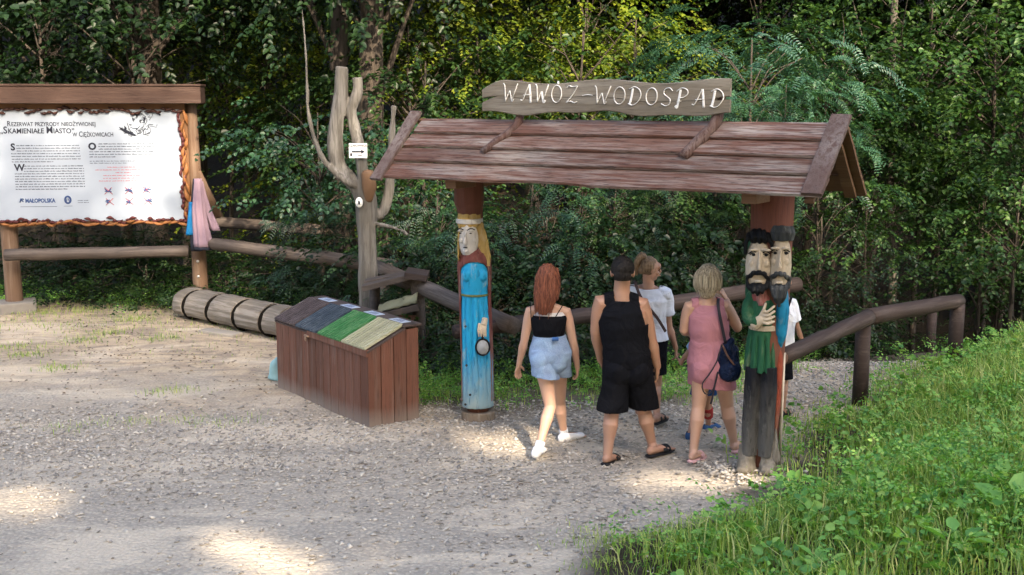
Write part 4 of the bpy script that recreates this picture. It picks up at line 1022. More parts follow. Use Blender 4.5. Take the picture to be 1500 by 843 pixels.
bm=BM(); dashes(bm,135,225,246,6,4.05,h=1.4,ctr=[.5,.9,.25,.66,.66,.8]); obj('red_text_lines',bm,M_INKR,panel,smooth=False)
joinm('initial_letters',[bt('S',13.5*sc_,17.5,220,None,off=.004),bt('W',13.5*sc_,21,250,None,off=.004),bt('O',13.5*sc_,131,219.5,None,off=.006)],M_INK,panel)
joinm('region_logo',caps('MAŁOPOLSKA',8,8,34,296.5,off=.003,fit=79),M_INKB,panel)
bm=BM()
for pts in ([(26,296),(27.5,290.5)],[(27.5,290.5),(28.5,293)],[(28.5,293),(31,295.5)],[(29,291),(32,291.6)]): tube(bm,[(bx(a),YF,bz(b_)) for a,b_ in pts],[.009,.006],6)
c=(bx(96.5),YF,bz(293)); 
tube(bm,[(c[0]+.038*math.cos(a),YF,c[2]+.047*math.sin(a)) for a in [2*PI*i/20 for i in range(21)]],[(.013,.004)]*21,6)
tube(bm,[(c[0]-.016,YF,c[2]-.02),(c[0]-.012,YF,c[2]+.015),(c[0]+.012,YF,c[2]+.015),(c[0]+.016,YF,c[2]-.02)],[.006]*4,6)
obj('emblems',bm,M_INKB,panel)
# six struck out pictograms
bi=BM(); br_=BM()
for i,(px,py) in enumerate([(157,280),(187,280),(213,279),(158,296),(187,296),(214,295.5)]):
    for k in range(4):
        a=rl.uniform(0,PI); w_=rl.uniform(.02,.05); cc=Vector((bx(px)+rl.uniform(-.03,.03),YF,bz(py)+rl.uniform(-.02,.02))); d=Vector((math.cos(a),0,math.sin(a)*.6))
        tube(bi,[cc-d*w_,cc,cc+d*w_],[.004,.010,.003],6)
    for sx in (-1,1): tube(br_,[(bx(px)-.055*sx,YF-.002,bz(py)-.05),(bx(px)+.05*sx,YF-.002,bz(py)+.045)],[.004,.004],6)
obj('pictograms',bi,M_INKB,panel); obj('red_crosses',br_,M_INKR,panel)
# loose ink drawing at the upper right
bm=BM()
for k in range(60):
    if k<46: cx_=rl.gauss(212,8); cy_=rl.uniform(167,198); 
    else: cx_=rl.uniform(180,200); cy_=188+(cx_-180)*.55+rl.uniform(-2,2)
    a=rl.uniform(0,PI); w_=rl.uniform(.012,.055); cc=Vector((bx(cx_),YF,bz(cy_))); d=Vector((math.cos(a),0,math.sin(a))); e=Vector((rl.uniform(-.03,.03),0,rl.uniform(-.03,.03)))
    tube(bm,[cc-d*w_,cc+e,cc+d*w_],[(.003,.003),(rl.uniform(.006,.018),.003),(.003,.003)],6)
vv=[(177,186),(186,190),(197,195),(203,199),(199,200),(188,196),(180,191)]
bm.faces.new([bm.verts.new((bx(a),YF-.001,bz(b_))) for a,b_ in vv])
tube(bm,[(bx(222),YF,bz(185)),(bx(232),YF,bz(187)),(bx(233),YF,bz(183))],[.003]*3,5)
obj('ink_drawing',bm,M_INK,panel)
# carved frame: undulating leafy relief
def relief(name,mt,pathf,L_,n,w,seed,out=1):
    bm=BM(); rr=random.Random(seed)
    for i in range(n):
        t_=(i+.5)/n; p_=pathf(t_); d=(pathf(min(1,t_+.01))-pathf(max(0,t_-.01))).normalized(); u=Vector((-d.z,0,d.x))
        a=rr.choice([-1,1])*R(rr.uniform(4,17)); dd=d*math.cos(a)+u*math.sin(a); l_=L_/n*rr.uniform(1.1,2.0)
        o_=u*rr.uniform(-.35,.35)*w; q0=p_+o_-dd*l_/2; q1=p_+o_+dd*l_/2; m_=(q0+q1)/2+u*rr.uniform(-.02,.02)+Vector((0,-.02,0))
        tube(bm,spline([q0,m_,q1],6),interp([(.014,.008),(w*rr.uniform(.3,.48),.024),(.012,.007)],6),8)
    return obj(name,bm,mt,board)
FR1=plain('carved_frame_maroon',(.065,.018,.018),.6,.4,14); FR2=plain('carved_frame_ochre',(.20,.085,.03),.6,.45,9); FR3=plain('carved_frame_dark',(.04,.018,.015),.6,.4,9)
bm=BM(); fw=.15
for c_,s_ in (((Wp/2,.02,z1+.06),(Wp+.24,.05,.14)),((Wp/2,.02,z0-.05),(Wp+.24,.05,.10)),((Wp+.075,.02,(z0+z1)/2),(.15,.05,z1-z0-.02)),((-.075,.02,(z0+z1)/2),(.15,.05,z1-z0-.02))): box(bm,c_,s_,bev=.01)
obj('frame_backing',bm,plain('frame_wood',(.13,.065,.03),.7,.3,8),board,smooth=False)
top=lambda t_:Vector((lerp(-.1,Wp+.08,t_),-.01,z1+.035)); bot=lambda t_:Vector((lerp(-.1,Wp+.1,t_),-.01,z0-.045)); rt=lambda t_:Vector((Wp+.045+.02*t_,-.01,lerp(z1,z0-.02,t_)))
relief('carved_top_frame',FR3,top,Wp,38,.10,1); relief('carved_bottom_frame',FR1,bot,Wp,44,.08,2); relief('carved_bottom_leaves',FR2,lambda t_:bot(t_)+Vector((0,-.006,-.03)),Wp,22,.08,3)
relief('carved_side_frame',FR1,rt,z1-z0,22,.07,4); relief('carved_side_leaves',FR2,lambda t_:rt(t_)+Vector((.055,-.004,0)),z1-z0,12,.08,5)
bm=BM(); box(bm,((bx(-30)+bx(301))/2,.02,(bz(125)+bz(153.5))/2),(bx(301)-bx(-30),.40,bz(125)-bz(153.5)-.03),bev=.008)
obj('roof_beam',bm,W_BEAM,board,smooth=False)
bm=BM(); box(bm,((bx(-30)+bx(301))/2,.03,bz(125)),(bx(301)-bx(-30)+.02,.46,.03),bev=.006); obj('roof_board',bm,W_BEAM,board,smooth=False)
for k,(px,r_) in enumerate(((3,.115),(284,.105))):
    xx=bx(px) if k else bx(3); bm=BM(); gz=hgt(base.x+xx,base.y)
    tube(bm,spline([(xx,.14,gz-.1),(xx-.01,.14,.8),(xx-.02,.14,1.8),(xx-.035,.14,z1+.12)],10),interp([r_*1.05,r_,r_*.9,r_*.8],10),16,nz=.06)
    p_=obj('post',bm,W_POST,board)
    if k:
        bm=BM()
        for zz in (.48,.70): ell(bm,(xx-.01,.14-r_,zz),(.022,.012,.022),sub=2)
        obj('bolts',bm,M_SCREW,p_)
bm=BM(); box(bm,(bx(3)+.05,.12,.03),(.48,.46,.26),rot=(0,0,.3),bev=.02); obj('footing',bm,plain('concrete_footing',(.2,.185,.165),.9,.2,12,.2,.6),board,smooth=False)
bm=BM(); d0=Vector((bx(289),.1,1.98)); d1=Vector((bx(308),.25,1.30)); tube(bm,[d0,d1],[(.035,.03),(.12,.035)],8,lat=Vector((1,0,0))); obj('tapered_side_plank',bm,W_POST,board)
# ================================================================ clothes hanging on the post
hx=base+AX*(bx(284)); 
def wl(px,py,dy=0): return P(px,py,hx.y-.02+dy)
m_pink=plain('pink_knit',(.25,.175,.22),.9,.08,60,.2,.3); m_cyan=plain('cyan_jacket',(.005,.12,.30),.6,.15,20); m_navy=plain('navy_cloth',(.015,.018,.03),.8,.2)
def cloth(bm,top,bot,wt,wb,d,fold=.018,nf=4,seed=0,n=16,sweep=(0,0)):
    pts=spline([top,lerp(top,bot,.5)+Vector((sweep[0],0,sweep[1])),bot],n); rr=interp([(wt,d*.6),((wt+wb)/2,d),(wb,d*1.05)],n)
    rings=[]
    for i,(p_,r_) in enumerate(zip(pts,rr)):
        ring=[]
        for k in range(28):
            a=2*PI*k/28; f=1+fold/max(r_)*min(1,.3+i/n)*math.sin(a*nf+seed+i*.06)+.1*noise.noise(p_*6+Vector((a,seed,0)))
            ring.append(bm.verts.new(p_+Vector((math.cos(a)*r_[0]*f,math.sin(a)*r_[1]*f,0))))
        rings.append(ring)
    for a,b_ in zip(rings,rings[1:]):
        for k in range(28): bm.faces.new((a[k],a[(k+1)%28],b_[(k+1)%28],b_[k]))
    bm.faces.new(rings[0][::-1]); bm.faces.new(rings[-1])
o0=wl(292,262,-.12)
sw=thing('pink_sweater','long pink sweater hanging from the right post of the information board','sweater',o0)
bm=BM(); cloth(bm,wl(290,262,-.14)-o0,wl(298,362,-.16)-o0,.05,.115,.06,.024,7,1,sweep=(-.02,0)); obj('body',bm,m_pink,sw)
bm=BM(); cloth(bm,wl(294,266,-.08)-o0,wl(316,338,-.1)-o0,.03,.062,.035,.016,4,2,sweep=(-.03,0)); obj('sleeve',bm,m_pink,sw)
bm=BM(); cloth(bm,wl(298,360,-.16)-o0,wl(298,366,-.16)-o0,.118,.118,.063,.024,7,1,n=3); 
tube(bm,[wl(310,343,-.1)-o0,wl(322,336,-.1)-o0],[.012,.012],6); obj('dark_hem',bm,m_navy,sw)
o1=wl(282,270,-.1)
jk=thing('blue_jacket','bright blue and navy jacket hanging behind the pink sweater','jacket',o1)
bm=BM(); cloth(bm,wl(283,296,-.08)-o1,wl(280,344,-.08)-o1,.06,.075,.07,.014,4,3); obj('body',bm,m_cyan,jk)
bm=BM(); cloth(bm,wl(286,262,-.06)-o1,wl(288,368,-.08)-o1,.035,.075,.055,.016,4,4,sweep=(-.02,0)); obj('lining',bm,m_navy,jk)
# ================================================================ rails and fences
def rail(bm,a,b_,r0,r1,seed=0,sag=.0): 
    a=Vector(a);b_=Vector(b_); pts=[lerp(a,b_,i/10)+Vector((0,0,-sag*math.sin(PI*i/10)+.012*noise.noise(Vector((i*.7,seed,0))))) for i in range(11)]
    tube(bm,pts,interp([r0,(r0+r1)/2,r1],10),16,nz=.07,nf=2,seed=seed)
def aligned(name,a,b_,r0,r1,m,parent,seed=0,label=None):
    """rail mesh whose local x runs along the log so the grain follows it"""
    a=Vector(a);b_=Vector(b_); d=b_-a; q=d.to_track_quat('X','Z'); bm=BM(); rail(bm,(0,0,0),(d.length,0,0),r0,r1,seed)
    o=obj(name,bm,m,parent); o.rotation_mode='QUATERNION'; o.location=a-(parent.location if parent else Vector()); o.rotation_quaternion=q
    if label: o['label']=label
    return o
def post(parent,x,y,z1_,r,m,seed=0):
    bm=BM(); g=hgt(x,y); o=parent.location; tube(bm,[(x-o.x,y-o.y,g-.15-o.z),(x-o.x,y-o.y,(g+z1_)/2-o.z),(x-o.x,y-o.y,z1_-o.z)],[r*1.05,r,r],14,nz=.05,seed=seed); return obj('post',bm,m,parent)
f=thing('rail_fence','grey log rail running below the white information board','fence',P(15,373,15.9).xy.to_3d(),0,'log rail fences around the clearing')
aligned('rail',P(8,374,15.95),P(276,368,16.15),.085,.08,W_RAILG,f,1)
f=thing('rail_fence','log rail fence from the information board post to the bare dead tree','fence',P(315,357,16.4).xy.to_3d(),0,'log rail fences around the clearing')
a_=P(285,354,16.5); b_=P(577,391,14.4); aligned('rail',a_,b_,.085,.095,W_RAILG,f,2); post(f,b_.x-.15,b_.y+.12,b_.z-.05,.08,W_RAILG)
f=thing('rail_fence','dark log rail further back in the shade behind the pink sweater','fence',P(315,330,21).xy.to_3d(),0,'log rail fences around the clearing')
a_=P(205,316,22); b_=P(470,338,19.5); aligned('rail',a_,b_,.10,.10,W_RAILG,f,3); post(f,b_.x,b_.y,b_.z,.08,W_RAILG); post(f,a_.x,a_.y,a_.z,.08,W_RAILG)
f=thing('rail_fence','sloping log rail from the dead tree down behind the blue dressed pillar','fence',P(560,400,13.9).xy.to_3d(),0,'log rail fences around the clearing')
aligned('rail',P(552,393,13.95),P(752,478,11.0),.10,.085,W_RAILG,f,4); q=P(712,458,11.7); post(f,q.x,q.y,q.z,.06,W_RAIL)
f=thing('rail_fence','dark brown log rail running behind the walking group','fence',P(700,485,10.9).xy.to_3d(),0,'log rail fences around the clearing')
a_=P(666,487,10.98); b_=P(875,461,12.0); c_=P(1168,417,13.6); aligned('rail',a_,P(760,474,11.3),.07,.075,W_RAIL,f,5); aligned('rail',P(745,476,11.2),b_,.085,.085,W_RAIL,f,6); aligned('rail',b_,c_,.085,.09,W_RAIL,f,7)
for q in (P(905,459,12.15),P(1117,428,13.3)): post(f,q.x,q.y,q.z-.04,.075,W_RAIL)
f=thing('handrail','thick brown log handrail rising from the bearded men pillar to the right','handrail',P(1145,522,9.2).xy.to_3d())
a_=P(1144,524,9.25); b_=P(1275,464,11.1); c_=P(1404,441,12.9)
aligned('rail',a_,b_,.068,.075,W_RAIL,f,8); aligned('rail',b_-(c_-b_).normalized()*.06,c_,.083,.080,W_RAIL,f,9)
bm=BM(); dq=(b_-a_).normalized(); x_,y_=frame_of(-dq); tube(bm,[a_-f.location-dq*.001,a_-f.location-dq*.004],[.062,.058],16); obj('cut_end',bm,plain('cut_end_wood',(.17,.11,.09),.8,.25,40),f)
q=P(1265,475,11.1); post(f,q.x,q.y,b_.z-.03,.075,W_RAIL,3); q=P(1403,445,12.85); post(f,q.x,q.y,c_.z-.03,.08,W_RAIL,4)
f=thing('handrail','far low log handrail seen under the right handrail','handrail',P(1366,460,14.6).xy.to_3d())
a_=P(1320,453,14.0); b_=P(1400,448,15.2); aligned('rail',a_,b_,.05,.05,W_RAIL,f,10); q=P(1366,455,14.6); post(f,q.x,q.y,q.z-.03,.06,W_RAIL,4)
bm=BM(); q0=P(1245,527,14.0); q1=P(1425,524,14.6); d=(q1-q0); box(bm,(0,0,0),(d.length,.28,.10),bev=.01)
o=obj('wooden_step',bm,W_RAILG,None,loc=(q0+q1)/2-Vector((0,0,.02)),smooth=False); o.rotation_euler=(0,0,math.atan2(d.y,d.x)); tag(o,'weathered plank step where the gravel path ends','step')
# ================================================================ split log seat
a_=G(266,468); b_=G(424,503); a_=Vector((a_.x,a_.y+.2,0)); b_=Vector((b_.x,b_.y+.2,0)); d=b_-a_; LL=d.length
bm=BM(); rings=[]; n=110; cuts=[.14,.37,.62,.86]
TT=[i/60 for i in range(61) if all(abs(i/60-c_)>.018 for c_ in cuts)]
TT=sorted([(t_,.235) for t_ in TT]+[(c_+q,r_) for c_ in cuts for q,r_ in ((-.0165,.23),(-.0155,.15),(.0155,.15),(.0165,.23))])
for t_,r_ in TT:
    if t_<.05: r_*=.62+.38*math.sqrt(max(0,1-(1-t_/.05)**2))
    ring=[]
    for k in range(20):
        a=2*PI*k/20; y=math.cos(a)*r_*1.12; z=math.sin(a)*r_*(.95)
        if z<-.10: z=-.10-.02*math.cos(k)
        nn=.014*noise.noise(Vector((t_*14,math.cos(a)*2,math.sin(a)*2)))
        ring.append(bm.verts.new((t_*LL,y*(1+nn*4),z+.09+nn)))
    rings.append(ring)
for p_,q_ in zip(rings,rings[1:]):
    for k in range(20): bm.faces.new((p_[k],p_[(k+1)%20],q_[(k+1)%20],q_[k]))
bm.faces.new(rings[0][::-1]); bm.faces.new(rings[-1])
o=obj('split_log_seat',bm,W_LOG,None,loc=a_+Vector((0,0,.11)),smooth=False); o.rotation_euler=(0,0,math.atan2(d.y,d.x))
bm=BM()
for c_ in cuts: tube(bm,[((c_-.0152)*LL,0,.088),((c_+.0152)*LL,0,.088)],[(.250,.211),(.250,.211)],20,lat=Vector((0,1,0)))  # near-black discs fill the grooves, standing in for the shade inside them
obj('saw_cut_shade',bm,plain('cut_shade_black',(.010,.008,.006),.95,.4,30,.05),o)
tag(o,'pale split log with saw cuts lying on the ground beside the bin box','log')
q=G(330,492); bm=BM(); box(bm,(0,0,0),(.62,.2,.07),bev=.02); o=obj('flat_stone',bm,plain('flat_stone',(.28,.25,.21),.9,.15,12),None,loc=(q.x-.05,q.y-.02,.03)); o.rotation_euler=(0,0,-.55); tag(o,'flat pale stone slab in front of the split log','stone')
# ================================================================ bin box
BL=G(407,568); BR=G(541,628); ux=(BR-BL).normalized(); LB=(BR-BL).length; DB=.54
bins=thing('bin_enclosure','red brown boarded box for sorted rubbish with four coloured sloping lids','bin',BL,math.atan2(ux.y,ux.x))
HF=P(541,513,BR.y).z; HR=HF+.17; yr=DB*.72
bm=BM(); nb_=13; wd=LB/nb_
for i in range(nb_): box(bm,((i+.5)*wd,.012,(HF-.075 if i>=5 else HF)/2),(wd-.008,.022,(HF-.075 if i>=5 else HF)),bev=.003)
box(bm,((5*wd+LB)/2,-.002,HF-.035),(LB-5*wd,.03,.065),bev=.004)
obj('front_boards',bm,W_BIN,bins,smooth=False)
def sideb(x0,name):
    bm=BM(); n=4; w2=DB/n
    for i in range(n):
        y=i*w2+.004; ya=y;yb=y+w2-.008; f_=lambda yy: HF+(HR-HF)*min(1,yy/yr)-.03
        pts=[(ya,0),(yb,0),(yb,f_(yb)),(ya,f_(ya))]
        for X_ in (0,): 
            v1=[bm.verts.new((x0,p_,q_)) for p_,q_ in pts]; v2=[bm.verts.new((x0-.022,p_,q_)) for p_,q_ in pts]
            bm.faces.new(v1); bm.faces.new(v2[::-1])
            for k in range(4): bm.faces.new((v1[k],v2[k],v2[(k+1)%4],v1[(k+1)%4]))
    return obj(name,fixn(bm),W_BIN,bins,smooth=False)
sideb(LB,'side_boards'); sideb(.022,'side_boards')
bm=BM(); box(bm,(LB/2,DB-.012,HR/2-.02),(LB-.06,.02,HR-.06)); obj('back_board',bm,W_BIN,bins,smooth=False)
sl=math.atan2(HR-HF,yr)
bm=BM(); box(bm,(LB/2,(yr+DB)/2+.01,HR+.004),(LB+.02,DB-yr+.05,.022),rot=(0,0,0),bev=.004); box(bm,(LB/2,yr/2,(HF+HR)/2-.022),(LB+.01,yr/math.cos(sl)+.02,.018),rot=(sl,0,0)); obj('top_board',bm,wood('bin_top_dark',(.06,.045,.042),(.13,.11,.10),(.03,.02,.02),'x',.4),bins,smooth=False)
LIDC=[('dark brown','lid_brown',(.05,.038,.04),(.12,.10,.10)),('blue grey','lid_blue',(.03,.045,.065),(.09,.11,.13)),('green','lid_green',(.03,.15,.045),(.11,.23,.10)),('pale yellow','lid_yellow',(.30,.30,.19),(.42,.41,.31))]
for i,(lb,nm,c1,c2) in enumerate(LIDC):
    x0=i*LB/4+.015; x1=(i+1)*LB/4-.02; w_=x1-x0; bm=BM()
    box(bm,((x0+x1)/2,yr/2-.012,(HF+HR)/2+.006),(w_,yr/math.cos(sl)+.02,.018),rot=(sl,0,0),bev=.003)
    for k in range(9):
        xx=x0+w_*(k+.5)/9; box(bm,(xx,yr/2-.012,(HF+HR)/2+.019),(w_/9*.72,yr/math.cos(sl)+.016,.009),rot=(sl,0,0),bev=.002)
    o=obj('lid',bm,wood(nm,c1,c2,[q*.25 for q in c1],'y',.5,1.6,.6,island=.2),bins,smooth=False); o['label']=lb+' slatted lid'
    bm=BM(); box(bm,((x0+x1)/2+.03,(yr+DB)/2+.004,HR+.0175),(w_*.55,.10,.003)); lp=obj('paper_label',bm,plain('label_paper_%d'%i,(.40,.46,.56),.4,.05),bins,smooth=False)
    bm=BM()
    for k in range(3): box(bm,((x0+x1)/2+.03,(yr+DB)/2-.02+k*.024,HR+.0198),(w_*.36-.03*k,.010,.001))
    obj('label_print',bm,M_INKB,lp,smooth=False)
bm=BM(); tube(bm,[(5*wd-.04,-.02,HF-.06),(5*wd,-.03,HF-.055),(5*wd+.05,-.02,HF-.062)],[.01,.013,.009],8); ell(bm,(5*wd+.0,-.03,HF-.085),(.022,.012,.028),sub=2); obj('latch',bm,plain('rusty_latch',(.25,.17,.12),.5,.3,30,metal=.5),bins)
q=G(404,560); bm=BM(); tube(bm,spline([(0,0,.0),(.01,0,.08),(.0,0,.16),(.03,0,.24)],10),interp([(.09,.06),(.07,.05),(.05,.04),(.015,.01)],10),14,nz=.35,nf=9)
o=obj('plastic_bag',bm,plain('pale_blue_plastic',(.22,.38,.42),.35,.2,18),None,loc=(q.x-.03,q.y+.12,0)); tag(o,'pale blue plastic bag on the ground behind the left end of the bin box','bag')
# ================================================================ bare dead tree
YT=13.35; tb=P(541,520,YT); tb=Vector((tb.x,YT,0)); dt=thing('dead_tree','bare bleached dead tree with four cut limbs and signs, right behind the bin box','tree',tb)
def tp(px,py,dy=0): return P(px,py,YT+dy)-tb
bm=BM()
tube(bm,spline([tp(542,535),tp(541,470),tp(539,400),tp(538,340),tp(536,290),tp(531,262)],14),interp([0.133,0.112,0.112,0.107,0.129,0.103],14),20,nz=.10,nf=3)
tube(bm,spline([tp(533,300),tp(520,272),tp(497,245),tp(491,215),tp(493,180),tp(499,140),tp(501,98)],18),interp([0.086,0.090,0.095,0.090,0.086,0.082,0.073],18),16,nz=.10,nf=3,seed=2)
tube(bm,spline([tp(536,290,-.05),tp(532,255,-.06),tp(527,220,-.05),tp(520,190),tp(515,160),tp(524,135),tp(523,114)],18),interp([0.077,0.069,0.065,0.065,0.062,0.065,0.060],18),16,nz=.10,nf=3,seed=3)
tube(bm,spline([tp(540,318,.03),tp(560,312,.05),tp(569,285,.05),tp(573,250,.06),tp(574,200,.08),tp(577,155,.1)],18),interp([0.060,0.060,0.056,0.052,0.039,0.034],18),14,nz=.08,nf=3,seed=4)
tube(bm,spline([tp(528,275,-.05),tp(505,264,-.1),tp(478,240,-.1),tp(461,205,-.1),tp(451,160,-.1),tp(450,140,-.1)],16),interp([0.043,0.039,0.033,0.026,0.019,0.015],16),10,nz=.12,nf=5,seed=5)
tube(bm,spline([tp(451,150,-.1),tp(449,100,-.1),tp(446,50,-.08),tp(441,0,-.05),tp(438,-40,-.05)],10),interp([0.017,0.012,0.010,0.009,0.007],10),7,nz=.1)
tube(bm,spline([tp(545,327,-.04),tp(570,332,-.05),tp(590,339,-.06),tp(597,345,-.06)],8),interp([0.026,0.022,0.019,0.015],8),10,nz=.15,nf=6)
me=remesh(bm,.012,2,disp=lambda co,n:.005*noise.noise(Vector((co.x*24,co.y*24,co.z*2.5)))+.012*noise.noise(co*6)); link('trunk',me,W_DEAD,dt)
bm=BM(); tube(bm,[tp(539,255,-.14),tp(541,275,-.13),tp(540,292,-.10)],[(.075,.05),(.085,.06),(.05,.04)],14,dome=True); obj('knot',bm,W_CAP if False else plain('dark_knot_wood',(.12,.07,.04),.6,.3,9),dt)
def plate(c,w_,h_,rz_,m,name,parent,tilt=0,th_=.008):
    o=bpy.data.objects.new(name,None)
    bm=BM(); box(bm,(0,0,0),(w_,th_,h_),bev=.001); p_=obj(name,bm,m,parent,smooth=False); p_.location=c; p_.rotation_euler=(0,tilt,rz_); bpy.data.objects.remove(o); return p_
pl=plate(tp(524.5,221,-.16),.205,.165,.05,M_WHITE,'arrow_sign',dt,tilt=-.0)
L=[text('CZAROWNICA',.036,(0,-.0055,.044),(PI/2,0,0),None,None,'t',ext=.0006,align='CENTER',off=.001,sx=.8)]
joinm('lettering',L,M_INK,pl)
bm=BM(); box(bm,(-.015,-.0055,-.012),(.11,.002,.018)); 
bm.faces.new([bm.verts.new((.035,-.0065,.012)),bm.verts.new((.035,-.0065,-.036)),bm.verts.new((.078,-.0065,-.012))]); box(bm,(-.078,-.0055,-.045),(.022,.002,.034)); box(bm,(.005,-.0055,.018),(.03,.002,.005)); box(bm,(.02,-.0055,-.055),(.045,.002,.008))
obj('arrow',bm,M_INK,pl,smooth=False)
bm=BM(); c=tp(526,297,-.15); tube(bm,[c+Vector((0,.02,0)),c+Vector((0,-.006,0))],[(.042,.06),(.040,.057)],22,lat=Vector((1,0,0))); mk=obj('trail_marker',bm,M_WHITE,dt)
bm=BM(); c2=c+Vector((0,-.008,0)); box(bm,c2,(.024,.003,.028)); ell(bm,c2+Vector((0,0,.018)),(.009,.003,.009),sub=2); box(bm,c2+Vector((0,0,-.018)),(.034,.003,.008)); obj('marker_symbol',bm,M_INK,mk,smooth=False)
# ================================================================ covered stand behind the bin
YS=12.75; sb=P(616,525,YS); sb=Vector((sb.x,YS,0)); st=thing('covered_stand','small grey roofed post stand between the bin box and the sloping rail','stand',sb)
def sp(px,py,dy=0): return P(px,py,YS+dy)-sb
bm=BM(); tube(bm,[sp(615,530,.05),sp(614,470,.05),sp(611,408,.05)],[.08,.075,.075],14,nz=.06); obj('post',bm,W_RAILG,st)
bm=BM(); tube(bm,[sp(549,530,.25),sp(549,415,.25)],[.06,.06],12,nz=.06); obj('post',bm,W_RAILG,st)
def slab(pts,dep,th_,m,name,parent=st):
    bm=BM(); a,b_=pts; d=b_-a; L_=d.length; an=math.atan2(-d.z,d.x); box(bm,(a+b_)/2+Vector((0,dep/2,0)),(L_,dep,th_),rot=(0,an,0),bev=.006); return obj(name,bm,m,parent,smooth=False)
slab((sp(530,424,-.12),sp(606,405,-.12)),.20,.06,W_RAILG,'roof_plank'); slab((sp(533,415,.09),sp(607,401,.09)),.22,.04,W_RAILG,'roof_plank'); slab((sp(592,404,-.15),sp(625,409,-.15)),.44,.07,W_RAIL,'roof_plank')
slab((sp(549,466,-.18),sp(613,451,-.18)),.34,.07,W_RAILG,'shelf')
bm=BM()
for i in range(3):
    a=sp(556+i*18.5,520,-.08); b_=sp(573+i*18.5,520,-.08); zt_=sp(560,462,-.08).z; box(bm,((a.x+b_.x)/2,a.y,zt_/2),(b_.x-a.x,.03,zt_),bev=.004)
obj('front_boards',bm,W_BIN,st,smooth=False)
bm=BM()
pts=[sp(551,447,-.16),sp(556,461,-.18),sp(611,449,-.18),sp(611,436,-.12),sp(590,441,-.1),sp(572,444,-.08),sp(552,441,-.05)]
cc=sp(580,447,.1)+sb; bm2=BM()
for k in range(5):
    x_=-.24+.11*k; rings=0
ns=20; grid=[]
for i in range(ns+1):
    row=[]
    for j in range(9):
        u=i/ns; v_=j/8; q=lerp(sp(553,460,-.17),sp(611,447,-.17),u)+Vector((0,.26*v_,0))
        q.z+=.02+.10*math.sin(PI*min(1,v_*1.1))*(.5+.5*u)+.035*noise.noise(Vector((u*5,v_*4,1)))
        row.append(bm2.verts.new(q))
    grid.append(row)
for i in range(ns):
    for j in range(8): bm2.faces.new((grid[i][j],grid[i+1][j],grid[i+1][j+1],grid[i][j+1]))
bmesh.ops.solidify(bm2,geom=list(bm2.faces),thickness=.01); bm.free()
o=obj('crumpled_plastic_sheet',bm2,plain('yellowish_plastic',(.36,.36,.24),.35,.25,12),None,loc=sb); tag(o,'crumpled pale yellow plastic sheet lying on the shelf of the small stand','sheet')
# ================================================================ people
def skin(name,c):
    m,t,b,_=mat(name); n=noi(t,tex(t),9,4); t.links.new(mix(t,n,[q*.88 for q in c],[min(1,q*1.1) for q in c]),b.inputs['Base Color'])
    b.inputs['Roughness'].default_value=.5; b.inputs['Subsurface Weight'].default_value=.12; b.inputs['Subsurface Radius'].default_value=(.02,.008,.004); return m
def fabric(name,c,rough=.85,fold=.5,var=.12,fs=6):
    m,t,b,_=mat(name); v=tex(t); n=noi(t,v,fs,3,.5,1.2); f=noi(t,v,220,2); t.links.new(mix(t,n,[q*(1-var) for q in c],[min(1,q*(1+var)) for q in c]),b.inputs['Base Color'])
    b.inputs['Roughness'].default_value=rough; b.inputs['Specular IOR Level'].default_value=.08; p_=bump(t,b,n,fold,.05); bump(t,b,f,.15,.002,p_); return m
def denim(name):
    m,t,b,_=mat(name); v=tex(t); n=noi(t,v,7,4,.6,1.0); f=noi(t,v,160,2); c=mix(t,ramp(t,n,[(.35,0),(.65,1)]),(.045,.13,.32),(.13,.27,.48)); c=mix(t,.25,c,f); t.links.new(c,b.inputs['Base Color']); b.inputs['Roughness'].default_value=.9; bump(t,b,n,.5,.04); return m
def hairm(name,a,b_):
    m,t,b,_=mat(name); v=tex(t,(34,34,3)); n=noi(t,v,2.4,5,.6,.4); t.links.new(mix(t,ramp(t,n,[(.3,0),(.7,1)]),a,b_),b.inputs['Base Color']); b.inputs['Roughness'].default_value=.6; b.inputs['Specular IOR Level'].default_value=.2; bump(t,b,n,.8,.012); return m
TOR={'f':[(-.22,.125,.085),(-.08,.16,.112),(.06,.168,.118),(.22,.148,.103),(.44,.118,.086),(.64,.132,.10),(.83,.148,.098),(.95,.132,.072),(1.04,.075,.055)],
 'fp':[(-.22,.14,.095),(-.08,.178,.13),(.06,.186,.135),(.22,.17,.122),(.44,.148,.108),(.64,.152,.115),(.83,.158,.108),(.95,.14,.08),(1.04,.08,.06)],
 'm':[(-.2,.14,.10),(-.06,.172,.128),(.1,.178,.135),(.25,.176,.138),(.45,.176,.138),(.65,.188,.14),(.84,.195,.125),(.96,.16,.092),(1.05,.095,.07)],
 'c':[(-.2,.085,.065),(-.06,.105,.078),(.1,.105,.08),(.3,.098,.075),(.5,.102,.076),(.75,.112,.076),(.92,.10,.062),(1.04,.055,.045)]}
LIM={'f':dict(sh=.05,ua=.042,el=.034,fa=.035,wr=.023,th=.083,mt=.072,kn=.050,ca=.053,an=.032,nk=.05,hd=1.0,fl=.235),
 'fp':dict(sh=.058,ua=.050,el=.040,fa=.040,wr=.026,th=.094,mt=.080,kn=.056,ca=.060,an=.036,nk=.055,hd=1.02,fl=.24),
 'm':dict(sh=.070,ua=.060,el=.047,fa=.048,wr=.031,th=.098,mt=.084,kn=.060,ca=.064,an=.038,nk=.066,hd=1.14,fl=.27),
 'c':dict(sh=.036,ua=.030,el=.025,fa=.025,wr=.018,th=.055,mt=.048,kn=.036,ca=.038,an=.025,nk=.038,hd=.93,fl=.17)}
